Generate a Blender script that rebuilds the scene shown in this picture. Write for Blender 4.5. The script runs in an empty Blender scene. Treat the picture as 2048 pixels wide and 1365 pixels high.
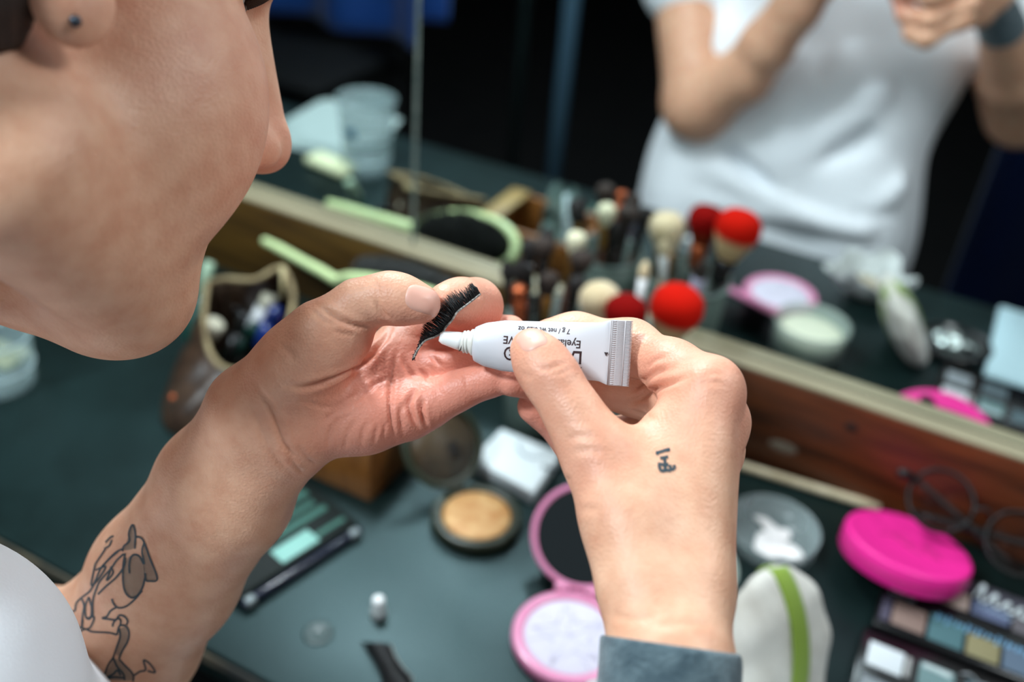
import bpy, bmesh, math, random
import numpy as np
from mathutils import Vector, Matrix, noise
from mathutils.bvhtree import BVHTree

random.seed(7)
RNG = np.random.default_rng(7)
SC = bpy.context.scene
COL = SC.collection
PI = math.pi
VOX = 0.0010            # voxel of the skin surface

# ------------------------------------------------------------------ camera
FPX, CH, CD = 2000.0, 0.55, 0.71        # focal length in px (of 2048), height over the table, distance to the mirror
def _axes(yaw, pitch, roll):
    cy, sy = math.cos(yaw), math.sin(yaw)
    w = np.array([sy*math.cos(pitch), cy*math.cos(pitch), -math.sin(pitch)])
    r = np.array([cy, -sy, 0.0]); u = np.cross(r, w)
    return r*math.cos(roll)+u*math.sin(roll), -r*math.sin(roll)+u*math.cos(roll), w
CR, CU, CW = _axes(math.radians(-24.9), math.radians(33.8), math.radians(5.2))
CP = np.array([0.0, -CD, CH])
def ray(x, y): return CW + CR*(x-1024)/FPX - CU*(y-682.5)/FPX
def W(x, y, t): return CP + ray(x, y)*t                      # a point at depth t
def Z(x, y, z=0.0):                                          # on the horizontal plane z
    d = ray(x, y); return CP + d*((z-CH)/d[2])
def MZ(x, y, z=0.0): return Z(x, y, z)*np.array([1, -1, 1])  # the same seen in the mirror (plane y = 0)
def WY(x, y, yy=0.0):
    d = ray(x, y); return CP + d*((yy+CD)/d[1])
def px(p):
    v = np.asarray(p)-CP; t = v@CW
    return 1024+FPX*(v@CR)/t, 682.5-FPX*(v@CU)/t, t

cam = bpy.data.cameras.new('camera'); camo = bpy.data.objects.new('camera', cam); COL.objects.link(camo)
cam.sensor_width = 36.0; cam.lens = FPX/2048*36.0; cam.clip_start = 0.02; cam.clip_end = 60
camo.matrix_world = Matrix([[CR[i], CU[i], -CW[i], CP[i]] for i in range(3)]+[[0, 0, 0, 1]])
cam.dof.use_dof = True; cam.dof.focus_distance = 0.378; cam.dof.aperture_fstop = 4.4
SC.camera = camo

# ------------------------------------------------------------------ objects
def tag(o, label=None, cat=None, group=None, kind=None):
    if label: o['label'] = label
    if cat: o['category'] = cat
    if group: o['group'] = group
    if kind: o['kind'] = kind
    return o
def empty(name, loc=(0, 0, 0), rot=None, label=None, cat=None, group=None):
    o = bpy.data.objects.new(name, None); COL.objects.link(o); o.empty_display_size = .02
    m = Matrix.Translation(Vector([float(v) for v in loc]))
    if rot is not None: m = m @ (rot.to_4x4() if isinstance(rot, Matrix) else Matrix.Rotation(rot, 4, 'Z'))
    o.matrix_world = m
    return tag(o, label, cat, group)
def link(name, me, m, parent=None, smooth=True):
    if smooth: me.polygons.foreach_set('use_smooth', [True]*len(me.polygons))
    if m: me.materials.append(m)
    o = bpy.data.objects.new(name, me); COL.objects.link(o)
    if parent is not None: o.parent = parent
    return o
def pymesh(name, v, f, m, parent=None, smooth=True):
    me = bpy.data.meshes.new(name); me.from_pydata([tuple(map(float, p)) for p in v], [], f); me.update()
    return link(name, me, m, parent, smooth)

class G:
    """Collects shapes for ONE mesh object."""
    def __init__(s): s.v, s.f = [], []
    def add(s, v, f):
        n = len(s.v); s.v += [tuple(map(float, p)) for p in v]; s.f += [tuple(i+n for i in q) for q in f]; return s
    def lathe(s, prof, n=48, M=None, sy=1.0, close=False):
        v, f = [], []
        for r, z in prof:
            for k in range(n):
                a = 2*PI*k/n; v.append((r*math.cos(a), sy*r*math.sin(a), z))
        L = len(prof)
        for i in range(L-1 if not close else L):
            j = (i+1) % L
            for k in range(n):
                k2 = (k+1) % n; f.append((i*n+k, i*n+k2, j*n+k2, j*n+k))
        if not close:
            if prof[0][0] > 0: f.append(tuple(range(n))[::-1])
            if prof[-1][0] > 0: f.append(tuple((L-1)*n+k for k in range(n)))
        return s.add(tr(v, M), f)
    def tube(s, path, rad, n=10, flat=1.0, up=None):
        P = [np.array(p, float) for p in path]; m = len(P)
        if not hasattr(rad, '__len__'): rad = [rad]*m
        T = []
        for i in range(m):
            t = P[min(i+1, m-1)]-P[max(i-1, 0)]; T.append(t/(np.linalg.norm(t)+1e-12))
        a = np.array(up if up is not None else (0, 0, 1.0), float)
        if abs(a@T[0]) > .95: a = np.array([1.0, 0, 0])
        v, f = [], []
        for i in range(m):
            a = a-T[i]*(a@T[i]); a /= np.linalg.norm(a); b = np.cross(T[i], a)
            for k in range(n):
                q = 2*PI*k/n; v.append(P[i]+rad[i]*(math.cos(q)*b+flat*math.sin(q)*a))
        for i in range(m-1):
            for k in range(n):
                k2 = (k+1) % n; f.append((i*n+k, i*n+k2, (i+1)*n+k2, (i+1)*n+k))
        f.append(tuple(range(n))[::-1]); f.append(tuple((m-1)*n+k for k in range(n)))
        return s.add(v, f)
    def ell(s, c, r, M=None, nu=20, nv=12):
        v, f = [], []
        for i in range(nv+1):
            t = PI*i/nv
            for k in range(nu):
                a = 2*PI*k/nu; v.append((r[0]*math.sin(t)*math.cos(a), r[1]*math.sin(t)*math.sin(a), r[2]*math.cos(t)))
        for i in range(nv):
            for k in range(nu):
                k2 = (k+1) % nu; f.append((i*nu+k, (i+1)*nu+k, (i+1)*nu+k2, i*nu+k2))
        v = tr(v, M); return s.add([np.array(p)+np.array(c) for p in v], f)
    def box(s, lo, hi, bev=0.0, M=None, seg=2):
        bm = bmesh.new(); bmesh.ops.create_cube(bm, size=1.0)
        for q in bm.verts:
            for i in range(3): q.co[i] = lo[i]+(hi[i]-lo[i])*(q.co[i]+.5)
        if bev > 0: bmesh.ops.bevel(bm, geom=list(bm.edges), offset=bev, segments=seg, affect='EDGES', profile=.5)
        bm.verts.index_update(); v = [tuple(q.co) for q in bm.verts]; f = [tuple(q.index for q in p.verts) for p in bm.faces]; bm.free()
        return s.add(tr(v, M), f)
    def prism(s, poly, z0, z1, M=None, bev=0.0):
        n = len(poly); bm = bmesh.new()
        a = [bm.verts.new((p[0], p[1], z0)) for p in poly]; b = [bm.verts.new((p[0], p[1], z1)) for p in poly]
        bm.faces.new(a[::-1]); bm.faces.new(b)
        for i in range(n): bm.faces.new((a[i], a[(i+1) % n], b[(i+1) % n], b[i]))
        bmesh.ops.recalc_face_normals(bm, faces=bm.faces)
        if bev > 0: bmesh.ops.bevel(bm, geom=[e for e in bm.edges], offset=bev, segments=2, affect='EDGES', profile=.5)
        bm.verts.index_update(); v = [tuple(q.co) for q in bm.verts]; f = [tuple(q.index for q in p.verts) for p in bm.faces]; bm.free()
        return s.add(tr(v, M), f)
    def grid(s, fn, nu, nv):
        v = [fn(i/(nu-1), j/(nv-1)) for j in range(nv) for i in range(nu)]
        f = [(j*nu+i, j*nu+i+1, (j+1)*nu+i+1, (j+1)*nu+i) for j in range(nv-1) for i in range(nu-1)]
        return s.add(v, f)
    def make(s, name, m, parent=None, smooth=True, auto=None, sub=0, solid=0):
        o = pymesh(name, s.v, s.f, m, parent, smooth)
        if auto is not None:
            o.data.set_sharp_from_angle(angle=math.radians(auto))
        if solid:
            md = o.modifiers.new('solid', 'SOLIDIFY'); md.thickness = solid; md.offset = 0
        if sub:
            md = o.modifiers.new('sub', 'SUBSURF'); md.levels = sub; md.render_levels = sub
        return o
def tr(v, M):
    if M is None: return v
    return [tuple(M @ Vector([float(c) for c in p])) for p in v]
def frame(o, x=None, z=None):
    """4x4 matrix at o whose z axis is z and whose x axis is close to x."""
    z = Vector([float(c) for c in (z if z is not None else (0, 0, 1))]).normalized()
    x = Vector([float(c) for c in (x if x is not None else (1, 0, 0))])
    x = (x - z*x.dot(z))
    if x.length < 1e-6: x = Vector((0, 1, 0)) - z*z.y
    x.normalize(); y = z.cross(x)
    return Matrix([[x[i], y[i], z[i], float(o[i])] for i in range(3)]+[[0, 0, 0, 1]])
def rot3(x, z): return frame((0, 0, 0), x, z).to_3x3()
def spline(pts, n):
    P = [np.array(p, float) for p in pts]; P = [2*P[0]-P[1]]+P+[2*P[-1]-P[-2]]; out = []
    segs = len(P)-3
    for i in range(n):
        t = i/(n-1)*segs; k = min(int(t), segs-1); t -= k
        a, b, c, d = P[k:k+4]
        out.append(.5*((2*b)+(-a+c)*t+(2*a-5*b+4*c-d)*t*t+(-a+3*b-3*c+d)*t**3))
    return out

# ------------------------------------------------------------------ materials
def srgb(r, g=None, b=None):
    if g is None: r, g, b = (int(r[i:i+2], 16) for i in (0, 2, 4))
    def l(c): c /= 255; return c/12.92 if c <= .04045 else ((c+.055)/1.055)**2.4
    return (l(r), l(g), l(b), 1)
def mat(name, col, rough=.5, metal=0, spec=.5, var=None, vscale=60, bump=0, bscale=200, trans=0, ior=1.45, sss=0, sheen=0, coat=0, alpha=1, stretch=None):
    m = bpy.data.materials.new(name); m.use_nodes = True; nt = m.node_tree; N = nt.nodes; b = N['Principled BSDF']
    I = b.inputs; I['Base Color'].default_value = col; I['Roughness'].default_value = rough; I['Metallic'].default_value = metal
    I['Specular IOR Level'].default_value = spec; I['IOR'].default_value = ior; I['Transmission Weight'].default_value = trans
    I['Coat Weight'].default_value = coat; I['Sheen Weight'].default_value = sheen; I['Alpha'].default_value = alpha
    if sss:
        I['Subsurface Weight'].default_value = sss; I['Subsurface Radius'].default_value = (1, .35, .2); I['Subsurface Scale'].default_value = .004
    tc = N.new('ShaderNodeTexCoord'); src = tc.outputs['Object']
    if stretch:
        mp = N.new('ShaderNodeMapping'); mp.inputs['Scale'].default_value = stretch; nt.links.new(src, mp.inputs[0]); src = mp.outputs[0]
    if var:
        n = N.new('ShaderNodeTexNoise'); n.inputs['Scale'].default_value = vscale; n.inputs['Detail'].default_value = 6; nt.links.new(src, n.inputs['Vector'])
        r = N.new('ShaderNodeValToRGB'); r.color_ramp.elements[0].position = .32; r.color_ramp.elements[1].position = .68
        r.color_ramp.elements[0].color = col; r.color_ramp.elements[1].color = var
        nt.links.new(n.outputs['Fac'], r.inputs[0]); nt.links.new(r.outputs[0], I['Base Color'])
    if bump:
        n = N.new('ShaderNodeTexNoise'); n.inputs['Scale'].default_value = bscale; n.inputs['Detail'].default_value = 4; nt.links.new(src, n.inputs['Vector'])
        bp = N.new('ShaderNodeBump'); bp.inputs['Strength'].default_value = bump; bp.inputs['Distance'].default_value = .001
        nt.links.new(n.outputs['Fac'], bp.inputs['Height']); nt.links.new(bp.outputs[0], I['Normal'])
    return m
# ------------------------------------------------------------------ implicit surfaces -> one continuous skin
class Cap:
    def __init__(s, a, b, ra, rb, k=.012):
        s.a, s.b, s.ra, s.rb, s.k = np.array(a, float), np.array(b, float), ra, rb, k
    def d(s, p):
        ba = s.b-s.a; t = np.clip(((p-s.a)@ba)/(ba@ba+1e-12), 0, 1)
        q = p-s.a-t[..., None]*ba
        return np.sqrt((q*q).sum(-1))-(s.ra+(s.rb-s.ra)*t)
class Ell:
    def __init__(s, c, r, R=None, k=.012):
        s.c, s.r, s.k = np.array(c, float), np.array(r, float), k
        s.R = np.eye(3) if R is None else np.array(R, float)      # columns: axes
    def d(s, p):
        q = (p-s.c)@s.R; k0 = np.sqrt(((q/s.r)**2).sum(-1)); k1 = np.sqrt(((q/s.r**2)**2).sum(-1))
        return np.where(k0 < .2, (k0-1)*s.r.min(), k0*(k0-1)/(k1+1e-9))
class Slab:
    def __init__(s, o, n, h0, h1):
        s.o, s.n, s.h0, s.h1 = np.array(o, float), np.array(n, float), h0, h1; s.n /= np.linalg.norm(s.n)
    def d(s, p):
        t = (p-s.o)@s.n; return np.maximum(s.h0-t, t-s.h1)
def smin(a, b, k):
    h = np.maximum(k-np.abs(a-b), 0)/k
    return np.minimum(a, b)-h*h*k*.25
BIG = 1e3
def field(p, base, limbs, cuts, near=None):
    """base: prims blended in order; limbs: list of (prims, k) each blended to the base on its own; cuts: carved away."""
    def fold(ps):
        d = None
        for q in ps:
            if near is not None and not near(q): continue
            e = q.d(p); d = e if d is None else smin(d, e, q.k)
        return d
    B = fold(base); out = B
    for ps, k in limbs:
        e = fold(ps)
        if e is None: continue
        e = e if B is None else smin(B, e, k)
        out = e if out is None else np.minimum(out, e)
    if out is None: return np.full(p.shape[:-1], BIG)
    for q in cuts:
        if near is not None and not near(q): continue
        e = -q.d(p); h = np.maximum(q.k-np.abs(out-e), 0)/q.k
        out = np.maximum(out, e)+h*h*q.k*.25
    return out
def surface(base, limbs=(), cuts=(), vox=.001, lo=None, hi=None, post=None, B=16):
    lo, hi = np.array(lo, float), np.array(hi, float); S = B*vox; hd = S*.87
    n = np.ceil((hi-lo)/S).astype(int)
    gi = np.stack(np.meshgrid(*[np.arange(k) for k in n], indexing='ij'), -1).reshape(-1, 3)
    cen = lo+(gi+.5)*S
    F = lambda p, near=None: (field(p, base, limbs, cuts, near) if post is None else post(p, field(p, base, limbs, cuts, near)))
    dc = F(cen); act = np.abs(dc) < hd*1.5+.002
    gi, cen = gi[act], cen[act]
    for ps, k in limbs:
        for q in ps: q.kc = max(q.k, k)
    prims = list(base)+[q for ps, _ in limbs for q in ps]+list(cuts)
    pd = {id(q): q.d(cen) for q in prims}
    off = np.stack(np.meshgrid(*[np.arange(B+1)]*3, indexing='ij'), -1)*vox
    NG = n*B+4
    def key(c): return ((c[..., 0]+1)*NG[1]+(c[..., 1]+1))*NG[2]+(c[..., 2]+1)
    VK, VP, QK = [], [], []
    for i in range(len(gi)):
        o = lo+gi[i]*S; p = o+off
        nr = lambda q, i=i: pd[id(q)][i] < 2*hd+5*getattr(q, 'kc', q.k)+.05
        f = F(p, nr); s = f < 0
        if s.all() or not s.any(): continue
        cs = sum(s[a:a+B, b:b+B, c:c+B].astype(np.int8) for a in (0, 1) for b in (0, 1) for c in (0, 1))
        idx = np.argwhere((cs > 0) & (cs < 8))
        if len(idx):
            acc = np.zeros((len(idx), 3)); cnt = np.zeros(len(idx))
            I, J, K = idx.T
            for ax in range(3):
                for a in (0, 1):
                    for b in (0, 1):
                        o0 = [0, 0, 0]; oth = [x for x in range(3) if x != ax]; o0[oth[0]] = a; o0[oth[1]] = b
                        o1 = list(o0); o1[ax] = 1
                        f0 = f[I+o0[0], J+o0[1], K+o0[2]]; f1 = f[I+o1[0], J+o1[1], K+o1[2]]
                        m = (f0 < 0) != (f1 < 0); t = np.where(m, f0/(f0-f1+1e-20), 0)
                        pt = np.tile(np.array(o0, float), (len(idx), 1)); pt[:, ax] += t
                        acc += pt*m[:, None]; cnt += m
            VP.append(o+(idx+acc/cnt[:, None])*vox); VK.append(key(gi[i]*B+idx))
        for ax in range(3):
            sl0 = [slice(0, B)]*3; sl1 = list(sl0); sl1[ax] = slice(1, B+1)
            s0, s1 = s[tuple(sl0)], s[tuple(sl1)]
            e = np.argwhere(s0 != s1)
            if not len(e): continue
            fl = s0[tuple(e.T)]; g = gi[i]*B+e
            b_, c_ = (ax+1) % 3, (ax+2) % 3
            d1 = np.zeros(3, int); d1[b_] = -1; d2 = np.zeros(3, int); d2[c_] = -1
            q = np.stack([key(g), key(g+d1), key(g+d1+d2), key(g+d2)], 1)
            q[~fl] = q[~fl][:, ::-1]; QK.append(q)
    VK = np.concatenate(VK); VP = np.concatenate(VP); QK = np.concatenate(QK)
    od = np.argsort(VK); VK, VP = VK[od], VP[od]
    ix = np.searchsorted(VK, QK); ix = np.clip(ix, 0, len(VK)-1)
    ok = (VK[ix] == QK).all(1)
    return VP, ix[ok]
def np_mesh(name, V, Q):
    me = bpy.data.meshes.new(name); nv, nf = len(V), len(Q)
    me.vertices.add(nv); me.vertices.foreach_set('co', V.astype(np.float32).ravel())
    me.loops.add(nf*4); me.loops.foreach_set('vertex_index', Q.astype(np.int32).ravel())
    me.polygons.add(nf); me.polygons.foreach_set('loop_start', np.arange(0, nf*4, 4, dtype=np.int32))
    me.update(calc_edges=True); me.validate(); return me
def relax(V, Q, n, lam=.5):
    e = np.concatenate([Q[:, [0, 1]], Q[:, [1, 2]], Q[:, [2, 3]], Q[:, [3, 0]]]); a = np.concatenate([e[:, 0], e[:, 1]]); b = np.concatenate([e[:, 1], e[:, 0]])
    c = np.bincount(a, minlength=len(V))[:, None]+1e-9
    for _ in range(n):
        S = np.stack([np.bincount(a, weights=V[b, i], minlength=len(V)) for i in range(3)], 1)/c
        V = V+lam*(S-V)
    return V
# ------------------------------------------------------------------ the person
HS = .90
def WH(x, y, t): return W(x, y, t*HS)
def C2(a, b, k=.010):      # capsule between two (px, py, depth cm, radius px)
    ta, tb = a[2]*HS/100, b[2]*HS/100
    return Cap(W(a[0], a[1], ta), W(b[0], b[1], tb), a[3]*ta/FPX, b[3]*tb/FPX, k)
def chain(pts, k=.010): return [C2(pts[i], pts[i+1], k) for i in range(len(pts)-1)]
def E2(c, rx, ry, rz, ang=0, k=.012):   # ellipsoid lying across the view, rx/ry in px, rz in px along the view
    t = c[2]*HS/100; a = math.radians(ang); x = CR*math.cos(a)-CU*math.sin(a); y = CR*math.sin(a)+CU*math.cos(a)
    return Ell(W(c[0], c[1], t), np.array([rx, ry, rz])*t/FPX, np.stack([x, y, CW], 1), k)

# head frame: x forward, y to the person's left, z up
HO = np.array([-.314, -.475, .450])
HM = np.array([[.397, -.864, -.291], [.791, .170, .581], [-.453, -.461, .760]])
def H(x, y, z): return HO+HM@np.array([x, y, z])
def HE(c, r, k=.02, R=None): return Ell(H(*c), r, HM if R is None else HM@np.array(R), k)
def HC(a, b, ra, rb, k=.02): return Cap(H(*a), H(*b), ra, rb, k)

def along(a, b, t): return a+(b-a)*t
SHL, SHR = np.array([-.425, -.63, .285]), np.array([-.075, -.715, .295])
ELL_, ELR = np.array([-.338, -.522, .100]), np.array([.035, -.675, .135])
NECK = np.array([-.312, -.632, .308])
body = []
# trunk
body += [Cap((-.25, -.665, .15), (-.225, -.64, -.05), .085, .100, .05), Cap((-.225, -.64, -.05), (-.22, -.66, -.22), .105, .12, .05),
         Cap(SHL+[.05, -.01, -.05], SHR-[.05, 0, .07], .040, .040, .04)]
# neck and head
head = [Cap(NECK, H(-.052, .006, -.022), .048, .044, .05), HC((-.050, -.028, -.035), (.000, -.044, -.066), .028, .026, .06),
         HE((-.014, 0, .055), (.092, .071, .085), .02), HE((-.045, 0, .01), (.055, .06, .06), .03),
         HE((.038, 0, -.026), (.048, .055, .076), .02), HE((.0385, -.0275, -.063), (.031, .028, .042), .02), HE((.036, .027, -.066), (.030, .028, .043), .02),
         HE((.0465, -.0405, -.038), (.034, .0235, .041), .02), HE((.047, .043, -.012), (.030, .020, .034), .02),
         HC((-.004, -.052, -.083), (.051, -.013, -.103), .022, .018, .02), HC((-.004, .052, -.083), (.051, .013, -.103), .022, .018, .02),
         HE((.059, 0, -.102), (.018, .022, .018), .02),
         HE((.061, 0, -.064), (.021, .025, .029), .015), HC((.079, -.015, -.060), (.079, .015, -.060), .0045, .0045, .006), HC((.078, -.012, -.070), (.078, .012, -.070), .005, .005, .006),
         HE((.0595, 0, .055), (.039, .056, .050), .02), HC((.086, -.036, .036), (.086, .036, .036), .012, .012, .015),
         HE((.078, 0, -.012), (.022, .021, .036), .012), HC((.0905, 0, .024), (.107, 0, -.024), .0095, .0100, .010), HE((.107, 0, -.031), (.0125, .0115, .0110), .006),
         HE((.097, -.0125, -.036), (.011, .0066, .0088), .005), HE((.097, .0125, -.036), (.011, .0066, .0088), .005), HC((.092, 0, -.030), (.088, 0, -.051), .011, .009, .010)]
for sy in (-1, 1):   # ears
    head += [HE((.0620, sy*.031, .0150), (.0128, .0134, .0096), .003), HE((.0610, sy*.031, .0025), (.0125, .0132, .0052), .003)]
    head += [HE((-.012, sy*.079, .006), (.017, .0045, .031), .006), HE((-.003, sy*.076, -.031), (.012, .0065, .014), .006), HC((-.004, sy*.070, -.012), (-.010, sy*.078, .020), .006, .006, .008)]
body += [Cap(NECK, along(NECK, H(-.052, .006, -.022), .3), .050, .048, .04)]
# left arm (the tattooed one)
LF = [(246, 1284, 52.5, 112), (330, 1152, 49.8, 108), (449, 983, 46.6, 96)]
def off(p, dx, dy, dd=0, r=None): return (p[0]+dx, p[1]+dy, p[2]+dd, r if r else p[3])
body += [Cap(SHL, ELL_, .050, .043, .04), Cap(ELL_, WH(245, 1283, .525), .043, .034, .02)]
for s in (-1, 1):
    q = [off(LF[0], s*26, s*17), off(LF[1], s*26, s*17), off(LF[2], s*31, s*24)]
    body += chain(q, .012)
body += [C2((415, 955, 46.4, 88), (508, 832, 44.4, 98), .012), C2((474, 1004, 46.4, 90), (560, 895, 44.6, 86), .012)]
# left palm
body += [C2((524, 822, 43.8, 94), (602, 722, 42.9, 86), .010), C2((590, 748, 42.6, 66), (690, 682, 42.6, 50), .010),
         C2((608, 852, 43.9, 78), (735, 836, 44.1, 62), .010), C2((735, 836, 44.1, 62), (800, 826, 44.5, 50), .010),
         C2((620, 780, 45.0, 66), (770, 742, 45.8, 58), .012), C2((770, 742, 45.8, 56), (815, 700, 46.8, 45), .012)]
# right arm
body += [Cap(SHR, ELR, .050, .043, .04)]
wr = WH(1342, 1330, .345)
for s in (-1, 1):
    body += [Cap(ELR+CR*s*.004, along(ELR, wr, .35)+CR*s*.004, .040, .034, .012), Cap(along(ELR, wr, .35)+CR*s*.004, wr+CR*s*.0045, .034, .0138, .012)]
FORE_R = list(body[-4:])
WRIST_R = [C2((1310, 1330, 34.5, 80), (1282, 1180, 36.0, 72), .010), C2((1372, 1330, 34.5, 76), (1378, 1180, 36.0, 68), .010), C2((1338, 1250, 36.4, 84), (1322, 1050, 38.6, 86), .012)]
body += WRIST_R
body += [C2((1380, 1190, 36.4, 66), (1418, 785, 39.4, 54), .012), C2((1388, 1180, 37.4, 62), (1436, 850, 40.6, 51), .012),
         C2((1380, 1180, 38.4, 56), (1428, 905, 42.2, 47), .010), C2((1370, 1180, 39.2, 56), (1410, 955, 43.6, 44), .010),
         C2((1278, 1165, 36.2, 74), (1190, 905, 38.6, 58), .012), C2((1268, 1040, 37.6, 74), (1330, 880, 39.8, 46), .016), C2((1300, 950, 38.8, 54), (1380, 820, 39.8, 38), .012)]
limbs = [(head, .004)]
# left fingers
limbs.append((chain([(648, 655, 42.0, 58), (714, 606, 41.9, 42), (776, 594, 41.8, 45), (806, 600, 41.7, 43), (844, 609, 41.6, 38)], .006), .012))
limbs.append((chain([(806, 684, 47.0, 44), (880, 652, 46.8, 42), (950, 612, 45.4, 47), (920, 606, 44.0, 42), (890, 608, 43.2, 40)], .008), .010))
limbs.append((chain([(818, 716, 46.6, 44), (890, 692, 46.8, 40), (965, 672, 46.6, 37), (1020, 664, 45.8, 33)], .008), .010))
limbs.append((chain([(812, 778, 45.6, 44), (885, 752, 45.6, 39), (965, 728, 45.4, 36), (1030, 716, 44.8, 31)], .008), .010))
limbs.append((chain([(828, 824, 44.4, 42), (862, 808, 44.2, 38), (922, 779, 43.9, 32), (985, 756, 43.7, 31), (1022, 748, 43.6, 28)], .008), .010))
# right fingers
limbs.append((chain([(1424, 772, 39.8, 50), (1345, 736, 41.6, 50), (1262, 694, 43.6, 49), (1150, 676, 44.4, 44), (1096, 676, 44.4, 37)], .008), .012))
limbs.append((chain([(1436, 845, 40.6, 50), (1290, 778, 44.8, 48), (1140, 768, 45.0, 42), (1024, 762, 43.4, 34)], .012), .010))
limbs.append((chain([(1430, 900, 42.2, 50), (1290, 880, 46.0, 46), (1165, 884, 46.0, 42), (1068, 814, 44.8, 35)], .012), .010))
limbs.append((chain([(1410, 950, 43.6, 46), (1290, 940, 47.2, 40), (1215, 940, 47.0, 37), (1170, 910, 46.2, 32)], .012), .010))
limbs.append((chain([(1190, 900, 38.6, 57), (1142, 820, 39.0, 53), (1103, 757, 39.4, 53), (1078, 720, 39.8, 48), (1062, 697, 40.1, 38)], .006), .012))
cuts = [HE((.101, -.0085, -.0445), (.006, .0036, .005), .003), HE((.101, .0085, -.0445), (.006, .0036, .005), .003),
        HE((.091, -.033, .012), (.016, .016, .010), .010), HE((.091, .033, .012), (.016, .016, .010), .010), HC((.087, -.017, -.0652), (.087, .017, -.0652), .0020, .0020, .004)]
BV, BQ = surface(body, limbs, cuts, VOX, (-.62, -.92, -.36), (.22, -.18, .66))
BV = relax(BV, BQ, 2, .5)
print('skin', len(BV), len(BQ))
def skin_bvh():
    return BVHTree.FromPolygons([tuple(p) for p in BV.tolist()], BQ.tolist())
def normals():
    a, b, c, d = (BV[BQ[:, i]] for i in range(4)); fn = np.cross(c-a, d-b); N = np.zeros_like(BV)
    for i in range(4):
        for j in range(3): N[:, j] += np.bincount(BQ[:, i], weights=fn[:, j], minlength=len(BV))
    return N/(np.linalg.norm(N, axis=1)[:, None]+1e-12)
BT = skin_bvh(); CPV = Vector(CP)
def hit(x, y, bt=None):
    d = Vector(ray(x, y)).normalized(); h = (bt or BT).ray_cast(CPV, d)
    return h[0], h[1]
# creases: grooves pressed into the skin along the lines of the palm, joints and wrist
CREASE = [
 ([(745, 700), (752, 730), (748, 765), (735, 800)], .45, 1.1), ([(768, 700), (770, 735), (772, 770)], .45, 1.1), ([(715, 760), (735, 790), (748, 830), (752, 860)], .35, 1.1), ([(600, 800), (650, 815), (700, 805)], .35, 1.2), ([(672, 880), (680, 850), (705, 822)], .35, 1.0), ([(766, 888), (768, 862), (776, 838)], .4, 1.0),
 ([(575, 905), (590, 930), (612, 952)], .5, 1.2), ([(590, 885), (610, 912), (634, 934)], .5, 1.1), ([(662, 660), (690, 668), (716, 668)], .35, 1.1), ([(560, 690), (580, 705), (590, 725)], .3, 1.5), ([(860, 712), (872, 722), (880, 735)], .8, 1.2), ([(835, 738), (850, 752), (862, 768)], .8, 1.2),
 ([(1130, 880), (1160, 872), (1195, 878)], .3, 1.6), ([(1150, 905), (1180, 900), (1210, 908)], .3, 1.6), ([(1130, 1010), (1160, 1020), (1200, 1018)], .25, 1.8), ([(1215, 1225), (1260, 1238), (1320, 1236)], .3, 1.8), ([(1290, 1255), (1360, 1250), (1440, 1252)], .3, 1.8), ([(1400, 760), (1425, 748), (1450, 752)], .3, 1.4), ([(1395, 775), (1420, 765), (1448, 768)], .3, 1.4),
 # left palm
 ([(571, 772), (605, 775), (640, 768), (677, 754), (708, 738), (733, 719), (755, 695), (772, 677), (784, 650)], 2.0, 1.5),
 ([(790, 884), (784, 845), (781, 814), (781, 785), (786, 740), (797, 691)], 1.3, 1.2),
 ([(835, 775), (822, 796), (818, 814), (828, 840), (843, 862)], 1.5, 1.3),
 ([(846, 797), (843, 815), (846, 835), (856, 856)], 1.6, 1.2),
 ([(700, 815), (725, 790), (752, 768), (781, 755)], .7, 1.2), ([(640, 850), (668, 826), (700, 812)], .5, 1.2),
 ([(812, 800), (800, 830), (806, 870)], .8, 1.3),
 ([(760, 690), (735, 730), (700, 768)], .6, 1.4), ([(800, 705), (815, 740), (830, 760)], .7, 1.4),
 ([(655, 900), (662, 860), (690, 825)], .4, 1.2), ([(690, 905), (695, 868), (716, 835)], .4, 1.2), ([(722, 900), (726, 865), (742, 838)], .35, 1.1), ([(748, 895), (752, 868), (762, 845)], .35, 1.1),
 # left wrist and thumb
 ([(508, 761), (525, 788), (543, 814), (556, 850), (568, 884), (592, 912), (622, 940)], .9, 1.6), ([(480, 790), (510, 832), (530, 880), (560, 925), (600, 960)], .45, 1.8),
 ([(635, 610), (660, 628), (690, 645), (722, 654), (745, 652)], 1.1, 1.4), ([(622, 618), (648, 640), (680, 654)], .5, 1.2),
 ([(752, 600), (756, 612), (765, 626), (782, 640)], .9, 1.3), ([(748, 560), (756, 580), (756, 598)], .35, 1.2),
 # left fingers
 ([(869, 765), (872, 785), (880, 800)], .35, .9), ([(876, 762), (880, 782), (888, 796)], .3, .9), ([(930, 745), (931, 762), (938, 778)], .35, .9),
 ([(944, 583), (955, 592), (964, 590)], .3, 1.0),
 # right hand
 ([(1247, 813), (1275, 799), (1305, 782), (1340, 766), (1378, 756)], 1.5, 1.6), ([(1262, 790), (1285, 765), (1312, 745), (1345, 738)], 1.0, 1.6), ([(1290, 742), (1310, 722), (1335, 712)], .6, 1.5),
 ([(1255, 818), (1285, 828), (1318, 842)], .5, 1.4), ([(1075, 738), (1098, 735), (1130, 722)], .5, 1.2), ([(1085, 745), (1110, 738), (1140, 724)], .4, 1.0), ([(1090, 752), (1118, 746), (1145, 735)], .35, 1.0),
 ([(1116, 942), (1122, 955), (1140, 962)], .8, 1.4), ([(1040, 745), (1052, 752), (1070, 752)], .3, 1.2),
]
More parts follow.
